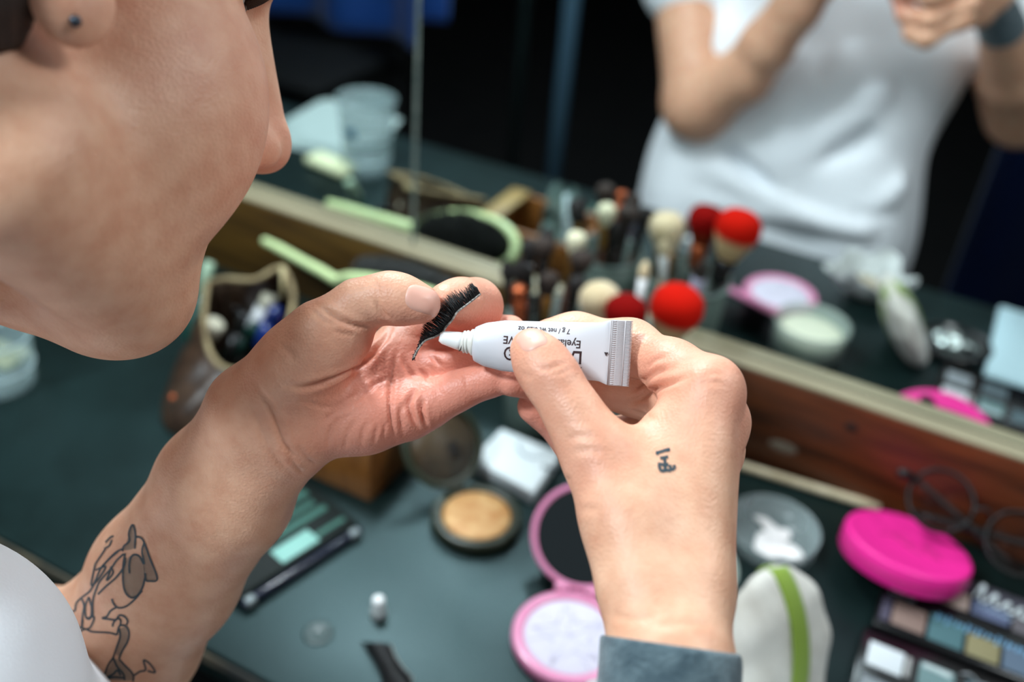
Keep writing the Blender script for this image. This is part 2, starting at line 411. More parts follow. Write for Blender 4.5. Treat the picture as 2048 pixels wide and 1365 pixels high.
def groove():
    global BV
    N = normals(); D = np.zeros(len(BV)); facing = ((BV-CP)*N).sum(1) < 0
    for line, dep, wid in CREASE:
        pts = []
        for q in spline([(a, b, 0) for a, b in line], 3*len(line)+6):
            h = hit(q[0], q[1])[0]
            if h is not None: pts.append(np.array(h))
        if len(pts) < 3: continue
        P = np.array(pts); keep = np.r_[True, np.linalg.norm(np.diff(P, axis=0), axis=1) < .012]
        m = ((BV > P.min(0)-.008) & (BV < P.max(0)+.008)).all(1) & facing; ii = np.where(m)[0]
        best = np.full(len(ii), 1.0); tt = np.zeros(len(ii))
        for i in range(len(P)-1):
            if not keep[i+1]: continue
            ba = P[i+1]-P[i]; t = np.clip(((BV[ii]-P[i])@ba)/(ba@ba+1e-12), 0, 1); d = np.linalg.norm(BV[ii]-P[i]-t[:, None]*ba, axis=1)
            c = d < best; best[c] = d[c]; tt[c] = (i+t[c])/(len(P)-1)
        taper = np.clip(4*np.minimum(tt, 1-tt), .15, 1)
        w = wid*.00075
        D[ii] += -dep*.001*1.15*taper*np.exp(-(best/w)**2)+dep*.001*.30*taper*np.exp(-((best-2.2*w)/(1.3*w))**2)
    q = BV*48.0   # slight natural unevenness of the flesh
    un = np.sin(q[:, 0]*1.3+1.7*np.sin(q[:, 1]*.9))*np.sin(q[:, 1]*1.1+1.3*np.sin(q[:, 2]*1.2))+.6*np.sin(q[:, 2]*2.3+q[:, 0]*1.9+1.1*np.sin(q[:, 1]*2.1))
    un[((BV-HO)**2).sum(1) < .16**2] *= .35
    D += .00022*un
    BV = BV+N*D[:, None]
groove(); BT = skin_bvh()
BME = np_mesh('person', BV, BQ)
# skin that is redder by nature: palm, finger ends, knuckles, ears, nose
RED = [((700, 860, .43), .024, .42), ((780, 830, .44), .018, .4), ((900, 800, .43), .016, .5), ((1000, 770, .43), .018, .7), ((1075, 850, .45), .020, .7), ((955, 625, .45), .013, .5), ((900, 690, .46), .018, .5),
       ((760, 660, .43), .016, .3), ((860, 640, .415), .010, .3), ((1455, 790, .39), .012, .35), ((1095, 745, .39), .011, .4), ((1170, 930, .38), .014, .35), ((1290, 745, .41), .014, .45), ((1480, 860, .40), .014, .3)]
red = np.zeros(len(BV))
for (x, y, t), s, a in RED: red += a*np.exp(-((BV-WH(x, y, t))**2).sum(1)/(2*s*s))
for p, s, a in ((H(.118, 0, -.03), .016, .3), (H(-.01, -.078, 0), .02, .8), (H(-.01, .078, 0), .02, .8), (H(.07, -.04, -.03), .03, .35), (H(.08, 0, -.067), .012, .8)): red += a*np.exp(-((BV-p)**2).sum(1)/(2*s*s))
at = BME.attributes.new('ruddy', 'FLOAT', 'POINT'); at.data.foreach_set('value', np.clip(red, 0, .85).astype(np.float32))

def skin_mat():
    m = mat('skin', srgb(222, 176, 152), .46, spec=.45); nt = m.node_tree; N = nt.nodes; L = nt.links; b = N['Principled BSDF']
    a = N.new('ShaderNodeAttribute'); a.attribute_name = 'ruddy'
    tc = N.new('ShaderNodeTexCoord'); n = N.new('ShaderNodeTexNoise'); n.inputs['Scale'].default_value = 95; n.inputs['Detail'].default_value = 7; L.new(tc.outputs['Object'], n.inputs['Vector'])
    base = N.new('ShaderNodeValToRGB'); e = base.color_ramp.elements; e[0].position = .3; e[1].position = .7; e[0].color = srgb(208, 152, 122); e[1].color = srgb(224, 176, 146); L.new(n.outputs['Fac'], base.inputs[0])
    mx = N.new('ShaderNodeMix'); mx.data_type = 'RGBA'; L.new(a.outputs['Fac'], mx.inputs[0]); L.new(base.outputs[0], mx.inputs[6]); mx.inputs[7].default_value = srgb(222, 138, 118)
    L.new(mx.outputs[2], b.inputs['Base Color'])
    b.inputs['Subsurface Weight'].default_value = .15; b.inputs['Subsurface Radius'].default_value = (1, .35, .2); b.inputs['Subsurface Scale'].default_value = .0035
    v = N.new('ShaderNodeTexVoronoi'); v.inputs['Scale'].default_value = 900; L.new(tc.outputs['Object'], v.inputs['Vector'])
    n2 = N.new('ShaderNodeTexNoise'); n2.inputs['Scale'].default_value = 420; n2.inputs['Detail'].default_value = 5; L.new(tc.outputs['Object'], n2.inputs['Vector'])
    ad = N.new('ShaderNodeMath'); ad.operation = 'ADD'; L.new(v.outputs['Distance'], ad.inputs[0]); L.new(n2.outputs['Fac'], ad.inputs[1])
    bp = N.new('ShaderNodeBump'); bp.inputs['Strength'].default_value = .28; bp.inputs['Distance'].default_value = .0005; L.new(ad.outputs[0], bp.inputs['Height']); L.new(bp.outputs[0], b.inputs['Normal'])
    return m
M_skin = skin_mat()
person = link('person', BME, M_skin)
tag(person, 'person in a white T-shirt with tattooed forearm gluing a false eyelash, head bowed, hands raised', 'person')
M_nail = mat('nail', srgb(222, 168, 150), .38, spec=.4, sss=.15)
M_ink = mat('tattoo_ink', srgb(38, 62, 72), .6, alpha=.82)
M_ink2 = mat('tattoo_shade', srgb(92, 104, 98), .6, alpha=.42)

def nail(cx, cy, ax, ay, L_, Wd):
    """nail plate centred under pixel (cx, cy), long axis towards (ax, ay)."""
    p, n = hit(cx, cy); q = W(ax, ay, px(p)[2]); n = Vector(n).normalized(); x = Vector(q)-p; x = (x-n*x.dot(n)).normalized(); y = n.cross(x)
    v, f = [], []; nr, na = 8, 36
    def on(u, w, lift):
        s = p+x*u+y*w+n*.008; h = BT.ray_cast(s, -n, .03); b = h[0] if h[0] is not None else p+x*u+y*w
        return b+n*lift
    v.append(on(0, 0, .0007))
    for i in range(1, nr+1):
        r = i/nr
        for k in range(na):
            a = 2*PI*k/na; c, s_ = math.cos(a), math.sin(a); m = (abs(c)**3+abs(s_)**3)**(-1/3)
            v.append(on(L_*r*c*m, Wd*r*s_*m, .0001+.0004*(1-r*r*.6) if r < .82 else (.0001+.0004*(1-.403)-(r-.82)/.18*(.0001 if c > .5 else .0009))))
    for k in range(na): f.append((0, 1+k, 1+(k+1) % na))
    for i in range(nr-1):
        for k in range(na): a = 1+i*na; f.append((a+k, a+na+k, a+na+(k+1) % na, a+(k+1) % na))
    return pymesh('fingernail', v, f, M_nail, person)
nail(849, 598, 900, 609, .0079, .0056)
nail(1064, 677, 1054, 652, .0060, .0055)

def ribbon(g, line, wid=.0008, n=None, lift=.00022):
    line = spline([(a, b, 0) for a, b in line], n or max(8, 5*len(line))); v = []; last = None
    for i, q in enumerate(line):
        t = line[min(i+1, len(line)-1)]-line[max(i-1, 0)]; t = t/(np.linalg.norm(t)+1e-9); nn = np.array([-t[1], t[0]])
        h, no = hit(q[0], q[1])
        if h is None: continue
        dep = px(h)[2]
        if last is not None and abs(dep-last) > .02: continue
        last = dep
        hw = wid*FPX/dep/2
        row = []
        for s in (-1, 1):
            e, n2 = hit(q[0]+nn[0]*hw*s, q[1]+nn[1]*hw*s)
            if e is None or abs(px(e)[2]-dep) > .015: e, n2 = h, no
            row.append(e+Vector(n2)*lift)
        v.append(row)
    m = len(v)
    if m > 1: g.add([p for r_ in v for p in r_], [(2*i, 2*i+1, 2*i+3, 2*i+2) for i in range(m-1)])
def patch(g, poly, lift=.00012):
    c = np.mean(poly, axis=0); v = []; f = []; nr = 6; P = spline([(a, b, 0) for a, b in poly+[poly[0]]], 37)[:-1]
    h, n = hit(*c)
    if h is None: return
    v.append(h+Vector(n)*lift)
    for i in range(1, nr+1):
        for q in P:
            h, n = hit(c[0]+(q[0]-c[0])*i/nr, c[1]+(q[1]-c[1])*i/nr)
            v.append((h+Vector(n)*lift) if h is not None else v[0])
    k = len(P)
    for a in range(k): f.append((0, 1+a, 1+(a+1) % k))
    for i in range(nr-1):
        for a in range(k): o = 1+i*k; f.append((o+a, o+k+a, o+k+(a+1) % k, o+(a+1) % k))
    g.add(v, f)
def T5(pts): return [(60+x/3.957, 1020+y/3.957) for x, y in pts]
ink = G()
for l_ in [
 [(735, 330), (745, 290), (775, 265), (790, 240), (785, 190), (800, 140), (818, 122), (832, 160), (838, 210), (835, 260), (832, 310)],
 [(838, 215), (875, 220), (905, 255), (950, 380), (1005, 520), (1000, 560), (960, 565), (920, 558), (912, 500)],
 [(790, 505), (788, 440), (800, 380), (830, 355), (870, 370), (905, 430), (890, 330), (905, 265)],
 [(755, 345), (740, 440), (738, 560), (755, 650), (800, 695), (850, 680), (890, 620), (912, 540)],
 [(650, 705), (665, 745), (700, 775), (760, 765), (830, 710), (890, 640)],
 [(690, 770), (640, 800), (610, 845), (575, 858), (620, 865), (680, 870), (710, 835), (750, 845), (775, 880), (765, 910)],
 [(735, 310), (680, 340), (610, 410), (560, 470), (520, 560), (480, 640), (420, 690), (370, 740), (360, 800)],
 [(745, 350), (690, 400), (640, 470), (560, 560), (530, 620), (500, 720), (500, 850)],
 [(760, 380), (740, 460), (680, 540), (600, 610), (540, 670)], [(640, 450), (660, 500), (610, 560), (640, 480)], [(520, 430), (500, 520), (490, 600), (550, 540), (600, 450), (520, 480)],
 [(470, 690), (440, 760), (445, 850), (480, 860), (490, 780), (470, 700)], [(410, 700), (430, 760), (420, 830), (410, 930)], [(360, 800), (300, 825), (340, 860), (385, 930), (410, 935)],
 [(420, 870), (415, 930), (440, 945), (480, 930), (510, 850), (450, 860)], [(400, 965), (440, 945), (490, 965), (570, 970), (640, 975), (690, 990)],
 [(690, 990), (710, 920), (760, 920), (785, 970), (775, 1040), (730, 1120), (705, 1180)], [(705, 935), (715, 1000), (690, 1080), (660, 1170)], [(655, 925), (665, 890), (700, 860), (720, 880), (715, 920)],
 [(660, 1170), (620, 1230), (590, 1310), (575, 1340)], [(705, 1180), (750, 1230), (800, 1280), (820, 1320), (815, 1360)], [(660, 1170), (690, 1240), (740, 1300), (750, 1350)], [(600, 1330), (660, 1300), (690, 1270), (720, 1310)],
 [(825, 1310), (870, 1280), (915, 1265), (900, 1190), (950, 1220), (990, 1285), (930, 1275)], [(590, 1345), (660, 1325), (740, 1330)],
 [(600, 260), (640, 220), (665, 210)], [(590, 310), (630, 285), (650, 240)], [(520, 430), (560, 370), (600, 310)], [(560, 470), (620, 400), (700, 330)],
]: ribbon(ink, T5(l_), .00085)
ink.make('forearm_tattoo', M_ink, person)['label'] = 'dark line tattoo of a bent figure on the forearm'
sh = G()
for p_ in [[(745, 440), (790, 370), (860, 360), (905, 440), (905, 560), (850, 680), (790, 690), (745, 610)], [(905, 270), (950, 380), (1000, 540), (920, 550), (900, 430)], [(715, 940), (765, 930), (770, 1040), (710, 1150), (680, 1130), (705, 1040)],
           [(795, 160), (818, 130), (830, 200), (830, 300), (740, 320), (760, 270)], [(660, 1180), (700, 1190), (800, 1290), (810, 1350), (600, 1340), (630, 1240)]]: patch(sh, T5(p_))
sh.make('tattoo_shading', M_ink2, person)
def T6(pts): return [(1180+x/3.25, 560+y/3.25) for x, y in pts]
ink = G()
for l_ in [[(428, 1128), (460, 1120), (490, 1110), (520, 1104)], [(440, 1118), (436, 1140)], [(505, 1098), (510, 1118)], [(455, 1162), (480, 1158), (508, 1152)], [(482, 1158), (486, 1180), (488, 1205)],
           [(452, 1190), (450, 1215), (460, 1240), (475, 1245)], [(460, 1200), (485, 1208), (510, 1200)], [(488, 1208), (488, 1242)], [(470, 1246), (500, 1240), (525, 1244)], [(515, 1205), (530, 1235), (548, 1225), (545, 1205)]]:
    ribbon(ink, T6(l_), .0011)
ink.make('hand_tattoo', M_ink, person)['label'] = 'small dark lettering tattoo on the back of the hand'

# T-shirt
def fold(p, d):
    f = np.zeros(d.shape)
    for a, b, w, h in FOLDS:
        ba = b-a; t = np.clip(((p-a)@ba)/(ba@ba), 0, 1); q = np.linalg.norm(p-a-t[..., None]*ba, axis=-1)
        f += h*np.exp(-(q/w)**2)*np.sin(np.clip(t, .0, 1)*PI)**.6
    s = p*np.array([9.0, 5, 7.0]); f += .004*np.sin(s[..., 0]*2.3+1.7*np.sin(s[..., 2]*2.1))*np.cos(s[..., 2]*1.3+s[..., 1])
    d = d-f
    hem = HEMZ+.02*np.sin(p[..., 0]*17+.6); d = np.maximum(d, hem-p[..., 2])
    neck = .057-np.sqrt((((p-NK)@NKR*np.array([1, 1, .0]))**2).sum(-1)); inside = ((p-NK)@NKR)[..., 2] > -.03
    d = np.where(inside, np.maximum(d, neck), d)
    return d
HEMZ = -.20
NK = NECK+np.array([-.018, .004, .0]); nz = H(-.02, 0, -.03)-NECK; nz = nz/np.linalg.norm(nz); nx = np.cross([0, 0, 1.0], nz); nx /= np.linalg.norm(nx); NKR = np.stack([nx, np.cross(nz, nx), nz], 1)
def MP(x, y, yy):   # the point of the person seen at this pixel in the mirror, at real depth yy
    d = ray(x, y); t = (CD-yy)/d[1]; return (CP+d*t)*np.array([1, -1, 1])
FOLDS = [(MP(1790, 170, -.545), MP(1570, 345, -.535), .016, .022), (MP(1760, 260, -.54), MP(1600, 330, -.535), .018, -.016), (MP(1330, 270, -.53), MP(1520, 400, -.50), .012, .022), (MP(1330, 320, -.52), MP(1640, 440, -.49), .011, .020),
         (MP(1360, 390, -.50), MP(1800, 480, -.49), .012, .016), (MP(1400, 340, -.51), MP(1560, 425, -.50), .010, -.014), (MP(1840, 340, -.54), MP(1700, 470, -.51), .013, .016), (MP(1560, 60, -.57), MP(1620, 330, -.54), .028, .010), (MP(1680, 80, -.57), MP(1700, 250, -.55), .022, .010),
         (MP(1450, 290, -.53), MP(1560, 400, -.51), .014, -.018), (MP(1800, 420, -.52), MP(1690, 440, -.51), .010, -.012), (MP(1620, 60, -.57), MP(1640, 260, -.55), .016, -.008)]
shirt = [Cap((-.255, -.655, .155), (-.225, -.635, .02), .108, .112, .05), Cap((-.225, -.635, .02), (-.215, -.60, -.20), .122, .150, .06),
         Ell((-.325, -.60, .03), (.075, .085, .12), k=.05), Ell((-.125, -.615, .06), (.072, .085, .13), k=.05), Ell((-.335, -.57, -.09), (.075, .095, .13), k=.05), Ell((-.105, -.58, -.08), (.072, .09, .14), k=.05),
         Cap(SHL+[.06, 0, -.03], SHR-[.06, 0, .045], .060, .060, .05), Ell((-.318, -.580, .150), (.066, .058, .060), k=.05), Ell((-.20, -.62, .115), (.10, .06, .06), k=.05), Ell(W(-225, 1385, .352), (.062, .062, .062), k=.02),
         Ell((-.115, -.650, .185), (.078, .075, .105), k=.05), Cap(SHL, along(SHL, ELL_, .30), .066, .064, .03), Cap(SHR, along(SHR, ELR, .40), .066, .064, .03)]
SV, SQ = surface(shirt, (), (), .0035, (-.62, -.92, -.30), (.22, -.36, .44), post=fold)
SV = relax(SV, SQ, 3, .5)
M_shirt = mat('white_jersey', srgb(236, 239, 244), .85, spec=.2, sheen=.15, bump=.15, bscale=900)
shirt_o = link('t_shirt', np_mesh('t_shirt', SV, SQ), M_shirt, person); shirt_o['label'] = 'plain white T-shirt'
# trousers down to the seat
HIPL, HIPR, KNL, KNR, ANL, ANR = (-.30, -.64, -.225), (-.14, -.66, -.225), (-.33, -.235, -.205), (-.10, -.245, -.205), (-.33, -.27, -.68), (-.10, -.28, -.68)
TV, TQ = surface([Cap((-.225, -.64, -.12), (-.22, -.67, -.20), .125, .132, .05), Cap(HIPL, KNL, .085, .062, .04), Cap(KNL, ANL, .060, .045, .03), Cap(HIPR, KNR, .085, .062, .04), Cap(KNR, ANR, .060, .045, .03)], (), (), .006, (-.5, -.92, -.76), (.1, -.12, .05))
link('trousers', np_mesh('trousers', TV, TQ), mat('dark_denim', srgb(26, 34, 52), .85, bump=.2, bscale=600), person)
for s_ in (ANL, ANR):
    g = G(); g.tube([(s_[0], s_[1]-.055, -.722), (s_[0], s_[1], -.715), (s_[0], s_[1]+.10, -.730), (s_[0], s_[1]+.17, -.738)], [.030, .042, .040, .026], 18, flat=.8); g.make('shoe', mat('black_shoe', srgb(18, 18, 20), .5), person)
# wristband
ax = wr-ELR; ax /= np.linalg.norm(ax); wt_ = W(1342, 1290, .349)
def swell(q, e): return Cap(q.a, q.b, q.ra+e, q.rb+e, q.k)
bandp = [swell(q, .0018) for q in FORE_R+WRIST_R]
wn = WH(1344, 1290, .349)
def bandcut(p, d):
    t = (p-wn)@ax; return np.maximum(d, np.maximum(t, -t-.062))
WV, WQ = surface(bandp, (), (), .0011, wn-.09, wn+.09, post=bandcut)
WV = relax(WV, WQ, 2, .5)
M_band = mat('grey_towelling', srgb(62, 78, 86), .95, spec=.1, var=srgb(96, 112, 118), vscale=160, bump=.8, bscale=700, sheen=.3)
link('wristband', np_mesh('wristband', WV, WQ), M_band, person)['label'] = 'grey towelling sweatband'
# hair, brows, eyes, ear stud
M_hair = mat('dark_hair', srgb(30, 20, 16), .6, var=srgb(46, 32, 25), vscale=300, stretch=(1, 1, .15), bump=.6, bscale=500)
hp = [HE((-.016, 0, .062), (.101, .079, .090), .02), HE((-.050, 0, .006), (.074, .080, .078), .03), HC((-.062, -.040, -.040), (-.062, .040, -.040), .040, .040, .03), HE((-.085, .0, .035), (.062, .085, .095), .03), HE((-.036, 0, -.018), (.060, .081, .060), .02)]  # rear lump, out of view, added to shade jaw and neck from the key
def hairline(p, d):
    q = (p-HO)@HM; x, y, z = q[..., 0], q[..., 1], q[..., 2]
    line = np.where(z > .06, .052+.25*(z-.06), np.where(z > .012, .012+.8*(z-.012), -.0085+.1*(z+.02)))
    d = d-.0005*np.sin(z*420+y*150+2*np.sin(x*60))*np.cos(y*380+x*170+np.sin(z*90))
    return np.maximum(np.maximum(d, x-line), np.maximum(-.085, -.046+.55*(x+.01))-z)
HV, HQ = surface(hp, (), (), .002, HO-.16, HO+.17, post=hairline)
link('hair', np_mesh('hair', HV, HQ), M_hair, person)['label'] = 'short dark brown hair'
for s in (-1, 1):
    bp_ = []
    for k in range(15):
        u_ = k/14; h_ = BT.ray_cast(Vector(H(.2, s*(.012+.036*u_), .031+.008*math.sin(u_*2.2))), Vector(-HM[:, 0]))
        if h_[0] is not None: bp_.append(h_[0]+h_[1]*.0006)
    g = G(); g.tube(bp_, [.0012+.0024*math.sin(PI*min(1, .25+.75*i/len(bp_))) for i in range(len(bp_))], 8, flat=.7); g.make('eyebrow', M_hair, person)
    g = G(); g.ell(H(.0625, s*.031, .011), (.0115, .0115, .0115)); e = g.make('eye', mat('eye_white', srgb(225, 220, 215), .2), person)
    g = G()
    for k in range(26):
        u_ = (k-12.5)/12.5; p0 = H(.0755-.006*u_*u_, s*.031+u_*.0125, .012-.003*u_*u_); g.tube([p0, p0+HM@np.array([.006, s*.001+u_*.002, .0005]), p0+HM@np.array([.0105, s*.002+u_*.004, .0050])], [.0005, .0004, .0001], 4)
    g.make('eyelashes', M_hair, person)
    g = G(); g.ell(H(.0715, s*.031, .008), (.0045, .0045, .0045)); g.make('iris', mat('iris_brown', srgb(60, 40, 28), .1), e)
g = G(); p_, n_ = hit(149, 42)
print('stud', p_)
if p_ is not None: g.ell(p_+Vector(n_)*.0008, (.0017, .0017, .0017)); g.make('ear_stud', mat('dark_steel', srgb(70, 78, 88), .3, metal=1), person)['label'] = 'small round steel ear stud'
# ------------------------------------------------------------------ room, table, mirror
M_black = mat('black_paint', srgb(8, 9, 10), .7, spec=.2)
M_wall = mat('dark_wall', srgb(10, 11, 12), .8, spec=.2, var=srgb(15, 15, 16), vscale=4)
M_floor = mat('dark_floor', srgb(6, 6, 7), .8, spec=.15, var=srgb(11, 10, 10), vscale=9)
def struct(name, lo, hi, m):
    o = G().box(lo, hi).make(name, m, smooth=False); o['kind'] = 'structure'; return o
FLZ = -.76
struct('floor', (-4.5, -5.0, FLZ-.05), (3.0, .03, FLZ), M_floor)
struct('wall_back', (-4.5, .008, FLZ), (3.0, .06, 2.6), M_wall)
struct('wall_rear', (-4.5, -5.06, FLZ), (3.0, -5.0, .9), M_wall)
struct('wall_left', (-4.56, -5.0, FLZ), (-4.5, .06, 2.6), M_wall)

def table_mat():
    m = mat('table_paint', srgb(42, 50, 50), .36, spec=.5); nt = m.node_tree; N = nt.nodes; L = nt.links; b = N['Principled BSDF']; b.inputs['Specular Tint'].default_value = (.50, .76, .80, 1)
    tc = N.new('ShaderNodeTexCoord')
    n = N.new('ShaderNodeTexNoise'); n.inputs['Scale'].default_value = 9; n.inputs['Detail'].default_value = 8; n.inputs['Roughness'].default_value = .65; L.new(tc.outputs['Object'], n.inputs['Vector'])
    r = N.new('ShaderNodeValToRGB'); e = r.color_ramp.elements; e[0].position = .35; e[1].position = .72; e[0].color = srgb(9, 20, 18); e[1].color = srgb(17, 33, 32); L.new(n.outputs['Fac'], r.inputs[0])
    n2 = N.new('ShaderNodeTexNoise'); n2.inputs['Scale'].default_value = 42; n2.inputs['Detail'].default_value = 9; n2.inputs['Roughness'].default_value = .75; L.new(tc.outputs['Object'], n2.inputs['Vector'])
    r2 = N.new('ShaderNodeValToRGB'); e = r2.color_ramp.elements; e[0].position = .64; e[1].position = .74; e[0].color = (0, 0, 0, 1); e[1].color = (.35, .35, .35, 1); L.new(n2.outputs['Fac'], r2.inputs[0])
    mx = N.new('ShaderNodeMix'); mx.data_type = 'RGBA'; L.new(r2.outputs[0], mx.inputs[0]); L.new(r.outputs[0], mx.inputs[6]); mx.inputs[7].default_value = srgb(60, 84, 84); L.new(mx.outputs[2], b.inputs['Base Color'])
    rr = N.new('ShaderNodeMapRange'); rr.inputs[3].default_value = .34; rr.inputs[4].default_value = .52; L.new(n.outputs['Fac'], rr.inputs[0]); L.new(rr.outputs[0], b.inputs['Roughness'])
    bp = N.new('ShaderNodeBump'); bp.inputs['Strength'].default_value = .12; bp.inputs['Distance'].default_value = .001; L.new(n2.outputs['Fac'], bp.inputs['Height']); L.new(bp.outputs[0], b.inputs['Normal'])
    return m
M_table = table_mat()
tb = empty('dressing_table', (-.25, -.2, FLZ), None, 'dark green-black painted dressing table with a worn front edge under the mirror', 'table')
def sub(o, lo, hi): return [a-b for a, b in zip(lo, o)], [a-b for a, b in zip(hi, o)]
TO = (-.25, -.2, FLZ)
g = G(); g.box(*sub(TO, (-1.35, -.401, -.03), (.85, .005, 0)), bev=.0025); g.make('tabletop', M_table, tb, auto=35)
g = G(); g.box(*sub(TO, (-1.35, -.4035, -.012), (.85, -.4012, -.003)), bev=.0008); g.make('worn_edge', mat('worn_wood_edge', srgb(92, 84, 66), .6, var=srgb(36, 38, 36), vscale=30), tb)['label'] = 'worn edging where the paint has rubbed off'
for x in (-1.30, .78):
    for y in (-.37, -.05):
        G().box(*sub(TO, (x, y, FLZ), (x+.045, y+.04, -.03)), bev=.003).make('leg', M_black, tb)
# backboard the mirror stands on
def board_mat():
    m = mat('old_plank', srgb(92, 48, 24), .42, spec=.5); nt = m.node_tree; N = nt.nodes; L = nt.links; b = N['Principled BSDF']
    tc = N.new('ShaderNodeTexCoord'); mp = N.new('ShaderNodeMapping'); mp.inputs['Scale'].default_value = (3, 40, 40); L.new(tc.outputs['Object'], mp.inputs[0])
    n = N.new('ShaderNodeTexNoise'); n.inputs['Scale'].default_value = 2.2; n.inputs['Detail'].default_value = 9; n.inputs['Distortion'].default_value = .8; L.new(mp.outputs[0], n.inputs['Vector'])
    r = N.new('ShaderNodeValToRGB'); e = r.color_ramp.elements; e[0].position = .33; e[1].position = .70; e[0].color = srgb(50, 24, 11); e[1].color = srgb(118, 56, 24); L.new(n.outputs['Fac'], r.inputs[0])
    r3 = N.new('ShaderNodeValToRGB'); e = r3.color_ramp.elements; e[0].position = .33; e[1].position = .70; e[0].color = srgb(46, 30, 10); e[1].color = srgb(96, 68, 24); L.new(n.outputs['Fac'], r3.inputs[0])
    sx = N.new('ShaderNodeSeparateXYZ'); L.new(tc.outputs['Object'], sx.inputs[0])
    side = N.new('ShaderNodeMapRange'); side.inputs[1].default_value = -.35; side.inputs[2].default_value = -.02; L.new(sx.outputs[0], side.inputs[0])   # the left end is yellower timber
    mx0 = N.new('ShaderNodeMix'); mx0.data_type = 'RGBA'; L.new(side.outputs[0], mx0.inputs[0]); L.new(r3.outputs[0], mx0.inputs[6]); L.new(r.outputs[0], mx0.inputs[7])
    # pale bare wood along the top edge
    mp2 = N.new('ShaderNodeMapping'); mp2.inputs['Scale'].default_value = (5, 260, 60); L.new(tc.outputs['Object'], mp2.inputs[0])
    n2 = N.new('ShaderNodeTexNoise'); n2.inputs['Scale'].default_value = 2; n2.inputs['Detail'].default_value = 6; L.new(mp2.outputs[0], n2.inputs['Vector'])
    r2 = N.new('ShaderNodeValToRGB'); e = r2.color_ramp.elements; e[0].position = .3; e[1].position = .7; e[0].color = srgb(112, 104, 80); e[1].color = srgb(164, 154, 126); L.new(n2.outputs['Fac'], r2.inputs[0])
    top = N.new('ShaderNodeMapRange'); top.inputs[1].default_value = .0908; top.inputs[2].default_value = .0925; L.new(sx.outputs[2], top.inputs[0])
    mx = N.new('ShaderNodeMix'); mx.data_type = 'RGBA'; L.new(top.outputs[0], mx.inputs[0]); L.new(mx0.outputs[2], mx.inputs[6]); L.new(r2.outputs[0], mx.inputs[7]); L.new(mx.outputs[2], b.inputs['Base Color'])
    bp = N.new('ShaderNodeBump'); bp.inputs['Strength'].default_value = .3; bp.inputs['Distance'].default_value = .001; L.new(n.outputs['Fac'], bp.inputs['Height']); L.new(bp.outputs[0], b.inputs['Normal'])
    return m
bd = G().box((-1.35, -.0155, 0), (.85, -.0006, .0940), bev=.0012).make('wooden_backboard', board_mat(), auto=35)
tag(bd, 'reddish brown wooden board with pale bare top edge standing along the foot of the mirror', 'board')
k_ = WY(1703, 855, -.0155); g = G()
for i in range(2): g.ell((k_[0]+i*.0008, -.0156, k_[2]), (.0058-.002*i, .0006+.0003*i, .0042-.0015*i))
g.make('knot', mat('dark_knot', srgb(38, 20, 12), .6), bd)
k_ = WY(1566, 895, -.0155); g = G(); g.ell((k_[0], -.0156, k_[2]), (.012, .0005, .0052)); g.make('paper_scrap', mat('paper_scrap', srgb(150, 140, 122), .8, alpha=.6), bd)['label'] = 'pale scrap of worn sticker'
M_mirror = mat('mirror_silver', (.84, .88, .87, 1), .0, metal=1)
M_glassedge = mat('glass_edge', srgb(88, 104, 100), .35, spec=.6, var=srgb(150, 160, 150), vscale=180)
for nm, x0, x1, lb in (('wall_mirror', -1.35, -.4424, 'plain frameless mirror panel on the left of the seam'), ('wall_mirror', -.4400, .85, 'plain frameless mirror panel reflecting the white T-shirt')):
    mo = G().box((x0, 0.0, .0942), (x1, .004, 1.30)).make(nm, M_mirror, smooth=False); tag(mo, lb, 'mirror', 'mirror panels')
    xe = x1 if x0 < -1 else x0
    G().box((xe-.0006, -.0004, .0942), (xe+.0006, .0045, 1.30)).make('polished_edge', M_glassedge, mo, smooth=False)
st = G().box((-.4418, .0005, .0942), (-.4406, .0044, 1.30)).make('trim_1', M_black, smooth=False); tag(st, kind='structure')

# ------------------------------------------------------------------ the dim room that shows in the mirror
M_pole = mat('blue_steel', srgb(84, 118, 140), .45, spec=.5)
def pole(x, y, r, m, lab, h=1.5):
    t = empty('pole_stand', (x, y, FLZ), None, lab, 'stand', 'poles seen in the mirror')
    g = G(); g.lathe([(r, .01), (r, h)], 20); g.make('upright', m, t)
    g = G(); g.lathe([(.10, 0), (.10, .008), (.02, .014), (r, .016)], 28); g.make('base', M_black, t)
    return t
pole(-.865, -1.30, .018, M_pole, 'blue-grey upright pole seen in the dark of the mirror')
pole(-1.13, -1.62, .013, mat('dim_steel', srgb(34, 50, 50), .5), 'dim dark green pole left of the blue-grey one in the mirror')
def cloth(name, x0, x1, y, z0, z1, m, lab, cat, amp=.03, fr=9, lean=0):
    def fn(u, v):
        x = x0+(x1-x0)*u; return (x, y+amp*math.sin(u*fr*2*PI/3+.6*math.sin(v*4))+lean*v+.012*math.sin(v*13+u*7), z0+(z1-z0)*v)
    o = G().grid(fn, 90, 24).make(name, m, solid=.003); return tag(o, lab, cat)
M_navy = mat('navy_cloth', srgb(10, 26, 60), .9, spec=.1, sheen=.1)
cloth('hanging_cloth', .03, .75, -1.22, FLZ, .45, M_navy, 'navy blue cloth hanging in folds behind the person, seen in the mirror', 'cloth', .035, 8)
